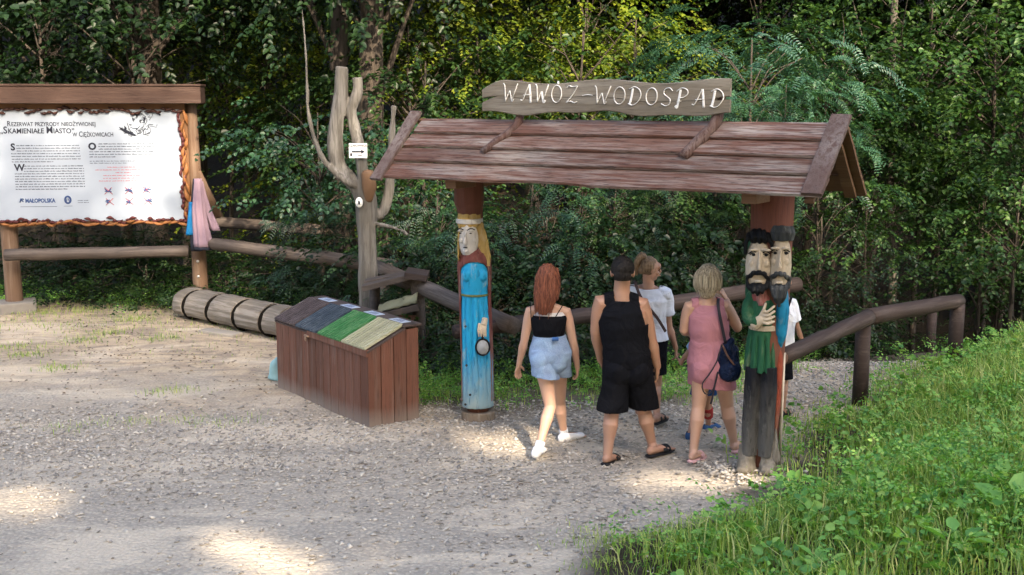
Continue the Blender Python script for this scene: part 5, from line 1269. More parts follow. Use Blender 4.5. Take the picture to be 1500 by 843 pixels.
class Human:
    def __init__(s,label,Y,J,sex,facing=(0.15,1),look=None,lean=0):
        s.Y=Y; s.k=LIM[sex]; s.tor=TOR[sex]; s.sex=sex
        fa=[J[q] for q in('fl','fr')]
        s.o=Vector((sum(P(a[0],a[1],Y+a[2]).x for a in fa)/2,Y,0))
        s.J={n:P(a[0],a[1],Y+a[2])-s.o for n,a in J.items()}
        s.f=Vector((facing[0],facing[1],0)).normalized(); s.fh=Vector((look[0],look[1],look[2] if len(look)>2 else 0)).normalized() if look else s.f
        s.root=thing('person',label,'person',s.o,0,None)
    def link(s,name,me,m,parent=None):
        o=link(name,me,m,parent or s.root); return o
    def torso(s,bm,inf=0,t0=-1,t1=2,bot=None,wide=1):
        J=s.J; a=(J['hl']+J['hr'])/2; b=(J['sl']+J['sr'])/2; hl=(J['hr']-J['hl']).normalized(); sl=(J['sr']-J['sl']).normalized()
        L=[q for q in s.tor if t0<=q[0]<=t1]; pts=[];rr=[];la=[]
        lat0=(Vector((s.f.y,-s.f.x,0))); 
        for t,x,y in L:
            p=a.lerp(b,t)+s.f*(-.012 if .5<t<.9 else (0 if t>0 else 0)); pts.append(p); rr.append((x*wide+inf,y+inf)); la.append((lat0+ (hl.lerp(sl,max(0,min(1,t))))*.6).normalized())
        tube(bm,pts,rr,26,lat=la)
        return pts
    def glutes(s,bm,inf=0):
        J=s.J; r=s.k['th']*1.0
        for q in('hl','hr'):
            c=(J['hl']+J['hr'])/2; h=J[q].lerp(c,.25); ell(bm,h-s.f*(s.tor[1][2]*.42)+Vector((0,0,-.045*(s.k['th']/.083))),(r+inf,r*.95+inf,r*1.08+inf))
    def arm(s,bm,q,inf=0,t1=2,hand=True):
        J=s.J;k=s.k; a,e,w=J['s'+q],J['e'+q],J['w'+q]; inn=(J['sr' if q=='l' else 'sl']-a).normalized()
        A=[a+inn*k['sh']*.9-Vector((0,0,.0)),a+Vector((0,0,-.008)),a.lerp(e,.25),a.lerp(e,.6),e,e.lerp(w,.25),e.lerp(w,.65),w]
        rr=[k['sh']*.85,k['sh'],k['sh']*.93,k['ua'],k['el'],k['fa']*1.08,k['fa']*.8,k['wr']]
        if t1<=1:   # sleeve: only the upper arm
            A=[A[0],A[1],a.lerp(e,t1*.5),a.lerp(e,t1)]; rr=rr[:2]+[k['sh']*.98,k['ua']*1.15]
        tube(bm,A,[r+inf for r in rr],18,dome=(t1>1))
    def legs(s,bm,inf=0,which='lr',upto=1.0,flare=0,inf1=None):
        k=s.k;J=s.J
        for q in which:
            h,n,a=J['h'+q],J['k'+q],J['a'+q]; c=(J['hl']+J['hr'])/2; h=h.lerp(c,.18); back=-s.f
            if upto>=1:
                A=[h+Vector((0,0,.02)),h.lerp(n,.22)+back*.008,h.lerp(n,.6),n,n.lerp(a,.28)+back*.018*k['ca']/.05,n.lerp(a,.62)+back*.008,a,a+Vector((0,0,-.03))]
                rr=[k['th'],k['th'],k['mt']*.88,k['kn'],k['ca'],k['ca']*.72,k['an'],k['an']*1.05]
            else:
                A=[h+Vector((0,0,.03)),h.lerp(n,.25)+back*.008]+([h.lerp(n,upto*.65)] if upto>.45 else [])+[h.lerp(n,upto)]; rr=[k['th'],k['th']]+([k['mt']+(flare)*.6] if upto>.45 else [])+[lerp(k['th'],k['mt'],min(1,upto/.6))+flare]
            tube(bm,A,[r+inf for r in rr],20,dome=(upto>=1))
    def foot(s,bm,q,inf=0,sole=0,h=1):
        J=s.J;k=s.k; a=J['a'+q]; he=J['f'+q]; d=J['t'+q]-he; d=d.normalized(); L=k['fl']; lt=Vector((d.y,-d.x,0)).normalized(); up=lt.cross(d); up=up if up.z>0 else -up
        w=L*.19
        P_=[he+up*.035*h,he+d*L*.18+up*.036*h,he+d*L*.42+up*.036*h,he+d*L*.68+up*.026*h,he+d*L*.9+up*.018]
        tube(bm,P_,[(w*.62+inf,.034*h+inf),(w*.72+inf,.036*h+inf),(w*.78+inf,.034*h+inf),(w+inf,.024*h+inf),(w*.8+inf,.015+inf)],16,lat=lt,dome=True)
        tube(bm,[a,he+d*L*.17+up*.045],[k['an']+inf,k['an']*1.1+inf],14)
        if inf<=.001:
            for i in range(5): 
                o=lt*(w*(.75-.38*i)*(1 if q=='l' else -1)*-1); tube(bm,[he+d*L*.84+o+up*.014,he+d*L*(1.0-.022*i)+o+up*.011],[.011*L/.24,.0095*L/.24],8,dome=True)
        return he,d,lt,up,L,w
    def hand(s,bm,q,pn=None,curl=.5,scale=1.0,drc=None):
        J=s.J; w=J['w'+q]; d=(J['m'+q]-w).normalized() if drc is None else drc
        inn=Vector((s.f.y,-s.f.x,0))*(1 if q=='l' else -1); pn=(inn if pn is None else Vector(pn)); pn=(pn-d*pn.dot(d)).normalized(); lt=d.cross(pn).normalized()
        th=s.f if abs(s.f.dot(lt))>.2 else lt
        if lt.dot(s.f)<0: lt=-lt
        k=s.k['wr']/.024*.95*scale; PL=.085*k; W=.036*k
        tube(bm,[w-d*.015,w+d*.02*k,w+d*PL*.6,w+d*PL],[(s.k['wr'],s.k['wr']*.8),(W*.75,.016*k),(W,.015*k),(W*.95,.012*k)],14,lat=lt,dome=True)
        for i in range(4):
            fl=(.066,.075,.072,.056)[i]*k; o=lt*W*(.78-.52*i); p0=w+d*(PL-.006)+o; r=.0088*k
            a1=curl*.5;a2=curl*1.15;a3=curl*1.6
            p1=p0+(d*math.cos(a1)+pn*math.sin(a1))*fl*.45+lt*(.004-.0027*i); p2=p1+(d*math.cos(a2)+pn*math.sin(a2))*fl*.32; p3=p2+(d*math.cos(a3)+pn*math.sin(a3))*fl*.25
            tube(bm,[p0-d*.02,p0,p1,p2,p3],[r,r*1.02,r*.98,r*.9,r*.78],8,dome=True)
        b=w+d*.022*k+lt*W*.6; t1_=b+(lt*.75+d*.65+pn*.35).normalized()*.038*k; t2=t1_+(lt*.25+d*.9+pn*.3).normalized()*.032*k
        tube(bm,[b-lt*.01,b,t1_,t2],[.015*k,.014*k,.0115*k,.009*k],8,dome=True)
    def head(s,bm):
        k=s.k['hd']; c=s.J['hd']; f=s.fh; u=Vector((0,0,1)); u=(u-f*u.dot(f)).normalized(); l=f.cross(u); Mx=Matrix((l,f,u)).transposed()
        def e(x,y,z,r): ell(bm,c+(l*x+f*y+u*z)*k,[q*k for q in r],rot=Mx)
        e(0,-.012,.022,(.076,.092,.088)); e(0,.022,-.045,(.056,.062,.066)); e(0,.05,-.082,(.03,.028,.022)); e(0,.07,.03,(.05,.03,.035))
        tube(bm,[c+(f*.088+u*.012)*k,c+(f*.106-u*.018)*k,c+(f*.098-u*.03)*k],[.009*k,.013*k,.012*k],8,dome=True)
        e(0,.082,-.055,(.022,.012,.010))
        for x in(-1,1): e(x*.077,-.005,-.005,(.012,.020,.032)); e(x*.03,.08,.028,(.024,.012,.008)); e(x*.04,.062,-.03,(.022,.022,.022))
        nb=(s.J['sl']+s.J['sr'])/2+Vector((0,0,.0)); tube(bm,[nb-Vector((0,0,.03)),nb.lerp(c,.4)-s.f*.004,c-u*.05*k-f*.012],[s.k['nk']*1.35,s.k['nk']*1.02,s.k['nk']*.98],18)
        # slope from neck to shoulders
        for q in('sl','sr'): tube(bm,[nb+Vector((0,0,.045)),nb.lerp(s.J[q],.55)+Vector((0,0,.018)),s.J[q]],[s.k['nk']*.8,s.k['sh']*.75,s.k['sh']*.7],14)
        s.hf=(c,l,f,u,k)
    def eyes(s,body):
        c,l,f,u,k=s.hf; bm=BM()
        for x in(-1,1): ell(bm,c+(l*x*.031+f*.083+u*.010)*k,[q*k for q in(.012,.007,.006)],sub=2)
        me=bpy.data.meshes.new('eyes'); bm.to_mesh(me); bm.free(); link('eyes',me,M_EYE,body)
        bm=BM()
        for x in(-1,1): tube(bm,[c+(l*x*.015+f*.096+u*.03)*k,c+(l*x*.034+f*.092+u*.036)*k,c+(l*x*.052+f*.075+u*.03)*k],[.003*k,.004*k,.002*k],6)
        me=bpy.data.meshes.new('eyebrows'); bm.to_mesh(me); bm.free(); link('eyebrows',me,M_BROW,body)
        bm=BM(); ell(bm,c+(f*.094-u*.055)*k,[q*k for q in(.021,.006,.006)],sub=2); me=bpy.data.meshes.new('mouth'); bm.to_mesh(me); bm.free(); link('mouth',me,M_LIP,body)
    def body(s,m,hands={}):
        bm=BM(); s.torso(bm); s.glutes(bm); 
        for q in 'lr': s.arm(bm,q); s.hand(bm,q,**hands.get(q,{})); s.foot(bm,q)
        s.legs(bm); s.head(bm)
        b=s.link('body',remesh(bm,.0052,3),m); s.eyes(b); return b
    def hx(s,x,y,z): c,l,f,u,k=s.hf; return c+(l*x+f*y+u*z)*k
    def sandals(s,m,mat_strap,straps=((.62,.014),),thick=.022,slide=True):
        for q in 'lr':
            bm=BM(); he=s.J['f'+q]; d=(s.J['t'+q]-he).normalized(); L=s.k['fl']*1.06; lt=Vector((d.y,-d.x,0)).normalized(); up=lt.cross(d); up=up if up.z>0 else -up; w=L*.2; he=he-d*L*.05
            tube(bm,[he-up*.006,he+d*L*.25-up*.008,he+d*L*.45-up*.008,he+d*L*.75-up*.008,he+d*L*.98-up*.004],[(w*.7,thick*.5),(w*.75,thick*.5),(w*.8,thick*.5),(w*1.02,thick*.5),(w*.8,thick*.4)],16,lat=lt,dome=True)
            me=bpy.data.meshes.new('sandal'); bm.to_mesh(me); bm.free(); me.polygons.foreach_set('use_smooth',[True]*len(me.polygons)); so=s.link('sandal',me,m)
            bm=BM()
            for t,wd in straps:
                c=he+d*L*t; hh=.080-.035*t; ww=w*(.95 if t>.4 else .8)
                pts=[c+lt*ww*math.cos(a)+up*(hh*math.sin(a)+.0) for a in [R(10+16*i) for i in range(11)]]
                tube(bm,pts,[(.003+.0,wd)]*11,8,lat=[(lt*math.cos(a)+up*math.sin(a)) for a in [R(10+16*i) for i in range(11)]])
            me=bpy.data.meshes.new('strap'); bm.to_mesh(me); bm.free(); me.polygons.foreach_set('use_smooth',[True]*len(me.polygons)); link('strap',me,mat_strap,so)
M_EYE=plain('eye_dark',(.05,.035,.03),.2); M_BROW=plain('brow_dark',(.07,.045,.03),.8); M_LIP=plain('lips',(.38,.17,.15),.5)
SK1=skin('skin_fair',(.43,.26,.19)); SK2=skin('skin_tan',(.34,.19,.13)); SK3=skin('skin_pale',(.52,.34,.26))
C_BLACK=fabric('cloth_black',(.005,.0055,.008),.85,.7); C_WHITE=fabric('cloth_white',(.56,.59,.66),.85,.8,.05); C_PINK=fabric('dress_pink',(.36,.165,.20),.85,.6,.1); C_DEN=denim('denim_light_blue')
C_NAVY=fabric('navy_leather',(.006,.012,.035),.3,.9,.3,9); RUB=plain('black_rubber',(.012,.012,.014),.5); RUBP=plain('pink_rubber',(.55,.33,.34),.5); RUBB=plain('blue_rubber',(.03,.08,.20),.5)
def zf(s,px,py): return P(px,py,s.Y-.11).z
def strapo(s,name,pts,r,m,parent=None,n=12,flat=None):
    bm=BM(); pts=[P(a,b,s.Y+c)-s.o for a,b,c in pts]; 
    tube(bm,spline(pts,n),[r if flat is None else (r,flat)]*(n+1),8); me=bpy.data.meshes.new(name); bm.to_mesh(me); bm.free(); return s.link(name,me,m,parent)
# ---------------------------------------------------------------- 1 girl in denim shorts
g=Human('young woman with long auburn hair, black crop top and light denim shorts',9.6,dict(
 hd=(803,409,.0),sl=(777,455,.0),sr=(829,456,.0),el=(768,500,.02),wl=(760,535,.10),ml=(757,553,.16),er=(840,503,.0),wr=(846,539,.08),mr=(846,558,.14),
 hl=(791,519,0),hr=(821,520,.02),kl=(806,596,-.08),al=(790,655,-.24),fl=(784,671,-.31),tl=(794,661,-.1),kr=(820,590,.26),ar=(826,635,.34),fr=(823,648,.30),tr=(860,638,.44)),'f',(.25,1),(.3,1,-.02))
g.body(SK1,{'l':dict(curl=.55,pn=(.6,-.75,0)),'r':dict(curl=.7)})
zt_=zf(g,800,465); zb_=zf(g,800,496)-.0
bm=BM(); g.torso(bm,.009); g.link('crop_top',remesh(bm,.0065,3,keep=lambda c:zb_<c.z<zt_+.05*0,solid=-.004),C_BLACK)
bm=BM(); g.torso(bm,.005); g.link('lace_bralette',remesh(bm,.0065,3,keep=lambda c:zt_-.01<c.z<zt_+.028,solid=-.003),plain('lace_white',(.5,.5,.52),.8))
for a,b,c,dd in ((777,446,778,467),(826,447,813,466)): strapo(g,'shoulder_strap',[(a,b-3,.0),(a+.3*(c-a),b+4,-.075),(c,dd,-.108)],.004,C_BLACK)
wz=zf(g,800,491); hz=zf(g,800,556)+.0
bm=BM(); g.torso(bm,.014,-1,.5); g.glutes(bm,.008); g.legs(bm,.020,'lr',.60,.026)
g.link('denim_shorts',remesh(bm,.0065,4,keep=lambda c:c.z>hz+(c.x-(g.J['hl'].x+g.J['hr'].x)/2)*-.12 and c.z<wz,solid=-.005,disp=lambda co,n:.006*noise.noise(Vector((co.x*12,co.y*12,co.z*18)))),C_DEN)
bm=BM(); ctr=P(806,492,g.Y)-g.o; g.torso(bm,.018,-1,.5); g.link('waistband',remesh(bm,.0065,3,keep=lambda c:wz-.035<c.z<wz+.003,solid=-.004),C_DEN)
strapo(g,'leather_patch',[(809,497,-.132),(818,497,-.130)],.016,plain('patch_blue',(.03,.09,.26),.7),n=3,flat=.016)
strapo(g,'wristband',[(842,537,.08),(850,537,.08)],.006,C_BLACK,n=3)
# hair: straight, below the shoulders
bm=BM(); c,l,f,u,k=g.hf
ell(bm,g.hx(0,-.022,.028),(.087,.10,.095)); 
tube(bm,[g.hx(0,-.03,.06),g.hx(0,-.045,-.0),g.hx(.0,-.06,-.07),g.hx(-.004,-.085,-.14),g.hx(-.008,-.115,-.215),g.hx(-.012,-.115,-.275)],[(.082,.08),(.097,.078),(.100,.07),(.097,.055),(.080,.036),(.045,.018)],24,lat=l,dome=True)
for x in(-1,1): tube(bm,[g.hx(x*.06,.02,.07),g.hx(x*.083,.015,.0),g.hx(x*.088,-.0,-.09),g.hx(x*.082,-.03,-.16)],[(.03,.04),(.022,.045),(.02,.045),(.018,.03)],12,lat=l,dome=True)
g.link('hair',remesh(bm,.006,3,keep=lambda q:(q-c).dot(f)<.055+.5*max(0,(q-c).dot(u)-.06),disp=lambda co,n:-.006*(.5+.5*math.sin((co-c).dot(l)*210+4*noise.noise(co*8)))**2),hairm('hair_auburn',(.04,.014,.010),(.24,.085,.048)))
def strands(s,par,m,n,fn,r=.0032,seed=1):
    rr=random.Random(seed); bm=BM()
    for i in range(n):
        pts=fn(rr,-1.9+3.8*i/(n-1)+rr.uniform(-.06,.06)); tube(bm,spline([s.hx(*q) for q in pts],9),interp([r*.6,r,r,r*.3],9),5)
    me=bpy.data.meshes.new('loose_strands'); bm.to_mesh(me); bm.free(); link('loose_strands',me,m,par)
gh_=[q for q in g.root.children if q.name.startswith('hair')][0]
def gfn(rr,a):
    sx,cx=math.sin(a),math.cos(a); e=-.27+rr.uniform(-.035,.05)-.02*abs(cx); w=rr.uniform(.98,1.06)
    return [(.03*sx,-.03*cx-.02,.125),(.088*sx*w,-.02-.085*cx*w,.05),(.099*sx*w,-.045-.078*cx*w,-.05),(.092*sx*w,-.085-.06*cx*w,-.15),((.062*sx-.01+rr.uniform(-.012,.012))*w,-.115-.03*cx,e)]
strands(g,gh_,gh_.data.materials[0],70,gfn)
shoe=plain('white_canvas',(.66,.66,.68),.7,.05); 
for q in 'lr':
    bm=BM(); g.foot(bm,q,.008,h=1.05); g.link('shoe',remesh(bm,.006,3,keep=lambda p_,q=q:(p_-g.J['f'+q]).z<.085+.3*abs((p_-g.J['f'+q]).dot((g.J['t'+q]-g.J['f'+q]).normalized()))*-.3 ),shoe)
    bm=BM(); a=g.J['a'+q]; tube(bm,[a+(g.J['k'+q]-a).normalized()*.045,a,a.lerp(g.J['f'+q],.5)+(g.J['t'+q]-g.J['f'+q]).normalized()*.02],[.040,.040,.046],16); me=bpy.data.meshes.new('sock'); bm.to_mesh(me); bm.free(); g.link('sock',me,C_WHITE)
# ---------------------------------------------------------------- 2 man in black
m_=Human('broad man in black tank top, black knee length shorts and black slides',9.35,dict(
 hd=(912,399,.0),sl=(880,442,.0),sr=(940,445,.0),el=(873,486,.04),wl=(880,528,.22),ml=(888,545,.3),er=(954,500,.02),wr=(963,537,.07),mr=(962,560,.12),
 hl=(903,533,0),hr=(936,533,.0),kl=(896,606,.0),al=(890,665,-.10),fl=(887,679,-.14),tl=(905,672,.1),kr=(944,604,.10),ar=(955,650,.12),fr=(952,667,.05),tr=(982,658,.22)),'m',(.15,1),(.1,1,0))
m_.body(SK2,{'r':dict(curl=.75)})
zs=zf(m_,900,429); zh=zf(m_,900,541); sc0=(m_.J['sl']+m_.J['sr'])/2
def tk(c):
    if c.z<zh: return False
    d=abs((c-sc0).dot(Vector((1,0,0)))); 
    if c.z>sc0.z-.17:
        lim=.185-.045*sstep(sc0.z-.19,sc0.z+.01,c.z)
        if d>lim: return False
        if c.z>sc0.z+.02 and d<.062+0*(c.z): return False
        if c.z>sc0.z+.005 and c.y>.03 and d<.08: return False
    return True
bm=BM(); m_.torso(bm,.014); m_.glutes(bm,.006)
for q in('sl','sr'): nb=sc0; tube(bm,[nb+Vector((0,0,.045)),nb.lerp(m_.J[q],.55)+Vector((0,0,.018)),m_.J[q]],[m_.k['nk']*.8+.009,m_.k['sh']*.75+.01,m_.k['sh']*.7+.01],14)
m_.link('tank_top',remesh(bm,.007,4,keep=tk,solid=-.005,disp=lambda co,n:.011*noise.noise(Vector((co.x*4+co.z*3,co.y*4,co.z*13)))),C_BLACK)
bm=BM(); m_.torso(bm,.010,-1,.3); m_.glutes(bm,.014); m_.legs(bm,.022,'lr',.98,.018)
kz=zf(m_,900,606); m_.link('shorts',remesh(bm,.007,4,keep=lambda c:c.z>kz and c.z<zh+.06,solid=-.005,disp=lambda co,n:.016*noise.noise(Vector((co.x*11,co.y*11,co.z*5)))),C_BLACK)
bm=BM(); c,l,f,u,k=m_.hf; ell(bm,m_.hx(0,-.018,.028),(.097,.114,.108)); ell(bm,m_.hx(0,-.045,-.01),(.088,.084,.085))
m_.link('hair',remesh(bm,.005,2,keep=lambda q:(q-c).dot(u)>-.055 and ((q-c).dot(f)<.0 or (q-c).dot(u)>.055) and not(abs((q-c).dot(l))>.07 and (q-c).dot(u)<.0),disp=lambda co,n:.003*noise.noise(co*60)),hairm('hair_black',(.004,.0035,.0035),(.014,.011,.010)))
m_.sandals(RUB,RUB,((.58,.030),(.72,.022)),.03)
# ---------------------------------------------------------------- 3 woman in white tee with ponytail
p=Human('woman in loose white t-shirt with brown ponytail, half hidden behind the man in black',10.45,dict(
 hd=(952,394,.0),sl=(926,425,.05),sr=(972,430,.0),el=(920,470,.12),wl=(922,505,.2),ml=(924,520,.24),er=(980,480,.02),wr=(990,510,.06),mr=(991,527,.06),
 hl=(935,508,0),hr=(964,508,.0),kl=(935,568,.12),al=(936,612,.3),fl=(933,620,.32),tl=(950,612,.5),kr=(961,566,.0),ar=(962,607,-.1),fr=(960,620,-.16),tr=(975,612,.05)),'f',(.35,1),(1,.25,-.12))
p.body(SK2,{'r':dict(curl=.9)})
zh=zf(p,950,500); bm=BM(); p.torso(bm,.035,wide=1.05); p.arm(bm,'r',.026,.62); p.arm(bm,'l',.026,.62)
nb=(p.J['sl']+p.J['sr'])/2
p.link('t_shirt',remesh(bm,.007,5,keep=lambda c:c.z>zh and c.z<nb.z+.05 and not(c.z>nb.z+.015 and (c-nb).xy.length<.065),solid=-.004,disp=lambda co,n:.020*noise.noise(Vector((co.x*7+co.z*5,co.y*7,co.z*7)))),C_WHITE)
bm=BM(); p.torso(bm,.010,-1,.3); p.glutes(bm,.01); p.legs(bm,.014,'lr',.7,.01); kz=zf(p,950,551); p.link('shorts',remesh(bm,.007,3,keep=lambda c:c.z>kz,solid=-.004),C_BLACK)
strapo(p,'bag_strap',[(930,412,.08),(931,416,-.07),(940,438,-.15),(962,465,-.15),(975,486,-.1)],.014,plain('strap_brown_black',(.05,.03,.03),.7,.3,40),flat=.005)
bm=BM(); c,l,f,u,k=p.hf; ell(bm,p.hx(0,-.02,.028),(.083,.098,.092)); ell(bm,p.hx(0,-.05,-.01),(.07,.06,.06))
hb=remesh(bm,.006,2,keep=lambda q:(q-c).dot(u)>-.05 and ((q-c).dot(f)<.005 or (q-c).dot(u)>.06),disp=lambda co,n:-.003*(.5+.5*math.sin(co.z*200)))
HB=hairm('hair_brown',(.07,.042,.025),(.26,.18,.11)); hh=p.link('hair',hb,HB)
bm=BM(); tube(bm,spline([p.hx(0,-.05,.09),p.hx(-.005,-.09,.115),p.hx(-.01,-.12,.06),p.hx(-.015,-.125,-.01),p.hx(-.01,-.115,-.07)],12),interp([.022,.032,.034,.028,.010],12),14,nz=.3,nf=16); ell(bm,p.hx(0,-.075,.10),(.035,.035,.03)); 
me=bpy.data.meshes.new('ponytail'); bm.to_mesh(me); bm.free(); link('ponytail',me,HB,hh)
p.sandals(RUB,RUB,((.3,.02),(.6,.025)),.03)
# ---------------------------------------------------------------- 4 woman in pink dress
w_=Human('woman with blonde bob in short sleeveless pink dress and pink slides',9.42,dict(
 hd=(1038,410,.0),sl=(1010,449,.0),sr=(1062,447,.0),el=(1002,484,.03),wl=(1008,488,.26),ml=(1014,490,.34),er=(1081,481,.06),wr=(1064,440,.16),mr=(1057,426,.14),
 hl=(1026,533,0),hr=(1059,533,.0),kl=(1023,598,-.04),al=(1016,659,-.10),fl=(1013,675,-.16),tl=(1031,667,.06),kr=(1065,594,.12),ar=(1075,648,.17),fr=(1076,661,.13),tr=(1088,652,.36)),'fp',(.2,1),(.35,1,-.05))
w_.body(SK1,{'r':dict(curl=1.0,pn=(-.8,.3,0)),'l':dict(curl=.6)})
sc1=(w_.J['sl']+w_.J['sr'])/2; hz=zf(w_,1040,570)
def dk(c):
    if c.z<hz-.10*(c.x-sc1.x): return False
    d=abs(c.x-sc1.x)
    if c.z>sc1.z-.12 and d>.152-.02*sstep(sc1.z-.12,sc1.z,c.z): return False
    if c.z>sc1.z+.012 and d<.075: return False
    return True
bm=BM(); w_.torso(bm,.011); w_.glutes(bm,.012)
hm=(w_.J['hl']+w_.J['hr'])/2; lt=Vector((w_.f.y,-w_.f.x,0)); kn=(w_.J['kl']+w_.J['kr'])/2
tube(bm,[hm+Vector((0,0,.06)),hm-Vector((0,0,.05))-w_.f*.01,hm.lerp(kn,.35),hm.lerp(kn,.62)],[(.175,.135),(.198,.155),(.195,.145),(.188,.135)],26,lat=lt)
for q in('sl','sr'): nb=sc1; tube(bm,[nb+Vector((0,0,.045)),nb.lerp(w_.J[q],.55)+Vector((0,0,.018)),w_.J[q]],[w_.k['nk']*.8+.009,w_.k['sh']*.75+.01,w_.k['sh']*.7+.01],14)
w_.link('dress',remesh(bm,.0065,4,keep=dk,solid=-.004,disp=lambda co,n:.011*noise.noise(Vector((co.x*5+co.z*4,co.y*5,co.z*14)))),C_PINK)
bm=BM(); c,l,f,u,k=w_.hf; ell(bm,w_.hx(0,-.02,.025),(.095,.108,.10)); tube(bm,[w_.hx(0,-.02,.05),w_.hx(0,-.03,-.01),w_.hx(0,-.035,-.06),w_.hx(0,-.04,-.10)],[(.09,.09),(.107,.098),(.103,.088),(.07,.058)],22,lat=l,dome=True)
w_.link('hair',remesh(bm,.006,3,keep=lambda q:(q-c).dot(f)<.045+.6*max(0,(q-c).dot(u)-.05),disp=lambda co,n:-.006*(.5+.5*math.sin(math.atan2((co-c).dot(l),(co-c).dot(f))*30+3*noise.noise(co*12)))**2),hairm('hair_blonde',(.10,.075,.045),(.56,.50,.38)))
wh_=[q for q in w_.root.children if q.name.startswith('hair')][0]
def wfn(rr,a):
    sx,cx=math.sin(a),math.cos(a); w=rr.uniform(.99,1.07); e=-.085+rr.uniform(-.03,.02)
    return [(.03*sx,-.03*cx-.02,.128),(.093*sx*w,-.025-.098*cx*w,.06),(.108*sx*w,-.03-.10*cx*w,-.01),(.104*sx*w,-.035-.09*cx*w,-.06),(.082*sx*w,-.04-.07*cx*w,e)]
strands(w_,wh_,wh_.data.materials[0],70,wfn,.0035)
w_.sandals(RUBP,RUBP,((.6,.035),),.032)
# bag on her shoulder
bo=P(1067,530,w_.Y-.12); bag=thing('backpack','navy leather backpack hung on the right shoulder of the woman in pink','bag',bo)
bm=BM(); ell(bm,(0,0,0),(.098,.07,.165)); ell(bm,(.01,-.02,-.07),(.10,.075,.095)); tube(bm,[(-.02,0,.11),(.02,0,.17)],[(.07,.05),(.03,.03)],12,dome=True); obj('bag_body',remesh_bm(bm) if False else bm,C_NAVY,bag) if False else link('bag_body',remesh(bm,.007,3,disp=lambda co,n:.012*noise.noise(co*13)),C_NAVY,bag)
STB=plain('strap_dark_leather',(.022,.02,.028),.5); STT=plain('tan_leather_trim',(.26,.15,.08),.6)
def bt_(name,pts,r,m,fl=None):
    bm=BM(); q=[P(a,b,w_.Y+c_)-bo for a,b,c_ in pts]; tube(bm,spline(q,14),[r if fl is None else (r,fl)]*15,8); obj(name,bm,m,bag)
bt_('shoulder_strap',[(1055,437,.04),(1052,440,-.08),(1053,455,-.15),(1058,480,-.16),(1063,504,-.15)],.012,STB,.005)
bt_('shoulder_strap',[(1056,440,.08),(1066,470,.12),(1070,500,.0)],.012,STB,.005)
bt_('hanging_strap',[(1057,505,-.19),(1050,530,-.2),(1038,550,-.2),(1029,562,-.19),(1030,573,-.18),(1036,578,-.18),(1045,570,-.18),(1050,552,-.18)],.006,STB)
bt_('hanging_strap',[(1052,545,-.18),(1047,565,-.18),(1043,585,-.17),(1041,592,-.17)],.008,STB)
bt_('flap_trim',[(1058,505,-.2),(1066,522,-.215),(1074,533,-.2),(1078,536,-.18)],.008,plain('brown_trim',(.10,.055,.04),.6)); bt_('zip_trim',[(1079,532,-.17),(1077,545,-.18),(1073,556,-.17)],.005,STT)
# ---------------------------------------------------------------- 5 child holding a hand
ch=Human('small child in blue clogs, mostly hidden in front of the woman in pink',10.1,dict(
 hd=(1034,476,.0),sl=(1019,503,.0),sr=(1044,503,.0),el=(1006,520,.05),wl=(997,532,.10),ml=(991,523,.14),er=(1052,524,.05),wr=(1050,545,.1),mr=(1050,556,.14),
 hl=(1026,552,0),hr=(1042,552,.0),kl=(1020,597,.05),al=(1011,634,-.1),fl=(1008,645,-.14),tl=(1022,640,.06),kr=(1037,596,.1),ar=(1038,624,.22),fr=(1034,633,.2),tr=(1056,628,.3)),'c',(.3,1),(.2,1,0))
ch.body(SK2,{'l':dict(curl=1.0)})
zh=zf(ch,1030,548); bm=BM(); ch.torso(bm,.014); ch.arm(bm,'l',.014,.5); ch.arm(bm,'r',.014,.5); nb=(ch.J['sl']+ch.J['sr'])/2
ch.link('t_shirt',remesh(bm,.006,3,keep=lambda c:c.z>zh and not(c.z>nb.z+.02 and (c-nb).xy.length<.05),solid=-.004),fabric('child_blue_shirt',(.22,.33,.50)))
bm=BM(); ch.torso(bm,.012,-1,.3); ch.legs(bm,.016,'lr',.75,.01); kz=zf(ch,1030,584); ch.link('shorts',remesh(bm,.006,3,keep=lambda c:c.z>kz,solid=-.004),fabric('child_blue_shorts',(.015,.05,.15)))
bm=BM(); a=ch.J['kr'].lerp(ch.J['ar'],.15); b=ch.J['kr'].lerp(ch.J['ar'],.5); tube(bm,[ch.J['kr']-Vector((0,0,.005)),a,b],[.043,.046,.044],14); me=bpy.data.meshes.new('knee_band'); bm.to_mesh(me); bm.free(); ch.link('red_legging_cuff',me,plain('red_pattern',(.28,.03,.03),.8,.6,60))
bm=BM(); c,l,f,u,k=ch.hf; ell(bm,ch.hx(0,-.02,.03),(.078,.09,.088)); ch.link('hair',remesh(bm,.006,2,keep=lambda q:(q-c).dot(f)<.01 or (q-c).dot(u)>.05),HB)
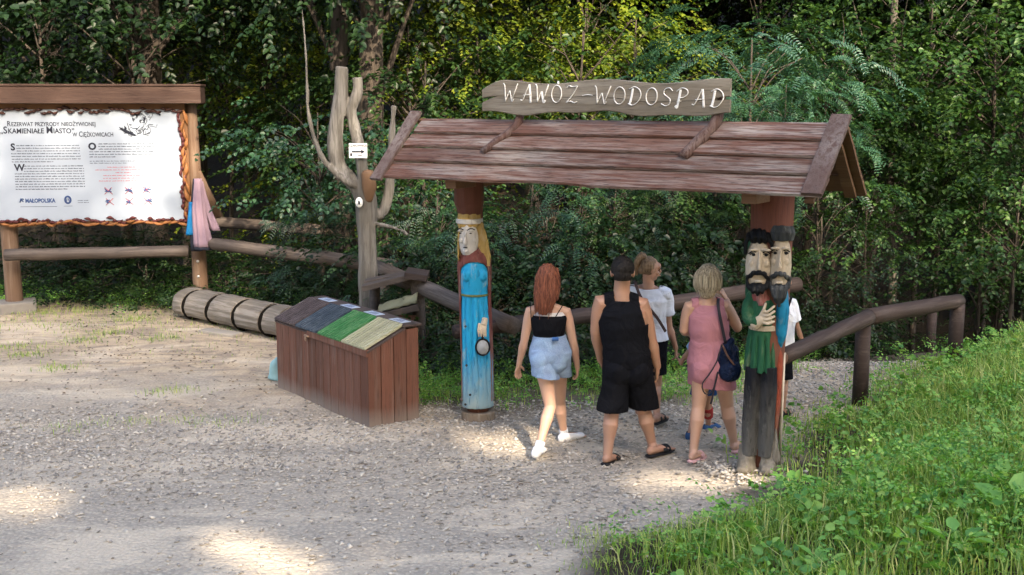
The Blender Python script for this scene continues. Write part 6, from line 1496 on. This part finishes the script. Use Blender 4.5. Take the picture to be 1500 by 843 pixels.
for q in 'lr':
    bm=BM(); ch.foot(bm,q,.010,h=1.1); ch.link('clog',remesh(bm,.006,2,keep=lambda p_,q=q:(p_-ch.J['f'+q]).z<.07),RUBB)
# ---------------------------------------------------------------- 6 boy behind the pillar
b6=Human('dark haired boy in white t-shirt mostly hidden behind the bearded men pillar',10.7,dict(
 hd=(1147,412,.0),sl=(1125,444,.0),sr=(1158,443,.0),el=(1121,475,.05),wl=(1122,500,.12),ml=(1123,512,.16),er=(1168,480,.02),wr=(1178,508,.04),mr=(1183,522,.06),
 hl=(1132,516,0),hr=(1150,516,.0),kl=(1132,560,.08),al=(1130,597,.2),fl=(1128,604,.22),tl=(1142,598,.4),kr=(1149,562,.0),ar=(1147,598,-.05),fr=(1143,610,-.08),tr=(1162,602,.12)),'c',(.3,1),(.5,1,0))
b6.body(SK2,{'r':dict(curl=.6)})
zh=zf(b6,1150,508); bm=BM(); b6.torso(bm,.030,wide=1.1); b6.arm(bm,'r',.022,.72); b6.arm(bm,'l',.022,.72); nb=(b6.J['sl']+b6.J['sr'])/2
b6.link('t_shirt',remesh(bm,.0065,4,keep=lambda c:c.z>zh and not(c.z>nb.z+.02 and (c-nb).xy.length<.05),solid=-.004,disp=lambda co,n:.008*noise.noise(co*8)),C_WHITE)
bm=BM(); b6.torso(bm,.014,-1,.3); b6.legs(bm,.02,'lr',.95,.012); kz=zf(b6,1150,558); b6.link('shorts',remesh(bm,.0065,3,keep=lambda c:c.z>kz,solid=-.004),C_BLACK)
strapo(b6,'bag_strap',[(1159,435,.0),(1158,440,-.10),(1150,462,-.13),(1143,485,-.12)],.012,C_BLACK,flat=.005)
bm=BM(); c,l,f,u,k=b6.hf; ell(bm,b6.hx(0,-.02,.03),(.083,.095,.092)); ell(bm,b6.hx(0,-.045,-.015),(.072,.065,.065)); b6.link('hair',remesh(bm,.006,2,keep=lambda q:(q-c).dot(u)>-.06 and ((q-c).dot(f)<.005 or (q-c).dot(u)>.05)),hairm('hair_boy',(.012,.011,.011),(.04,.03,.028)))
b6.sandals(RUB,RUB,((.2,.02),(.6,.03)),.03)
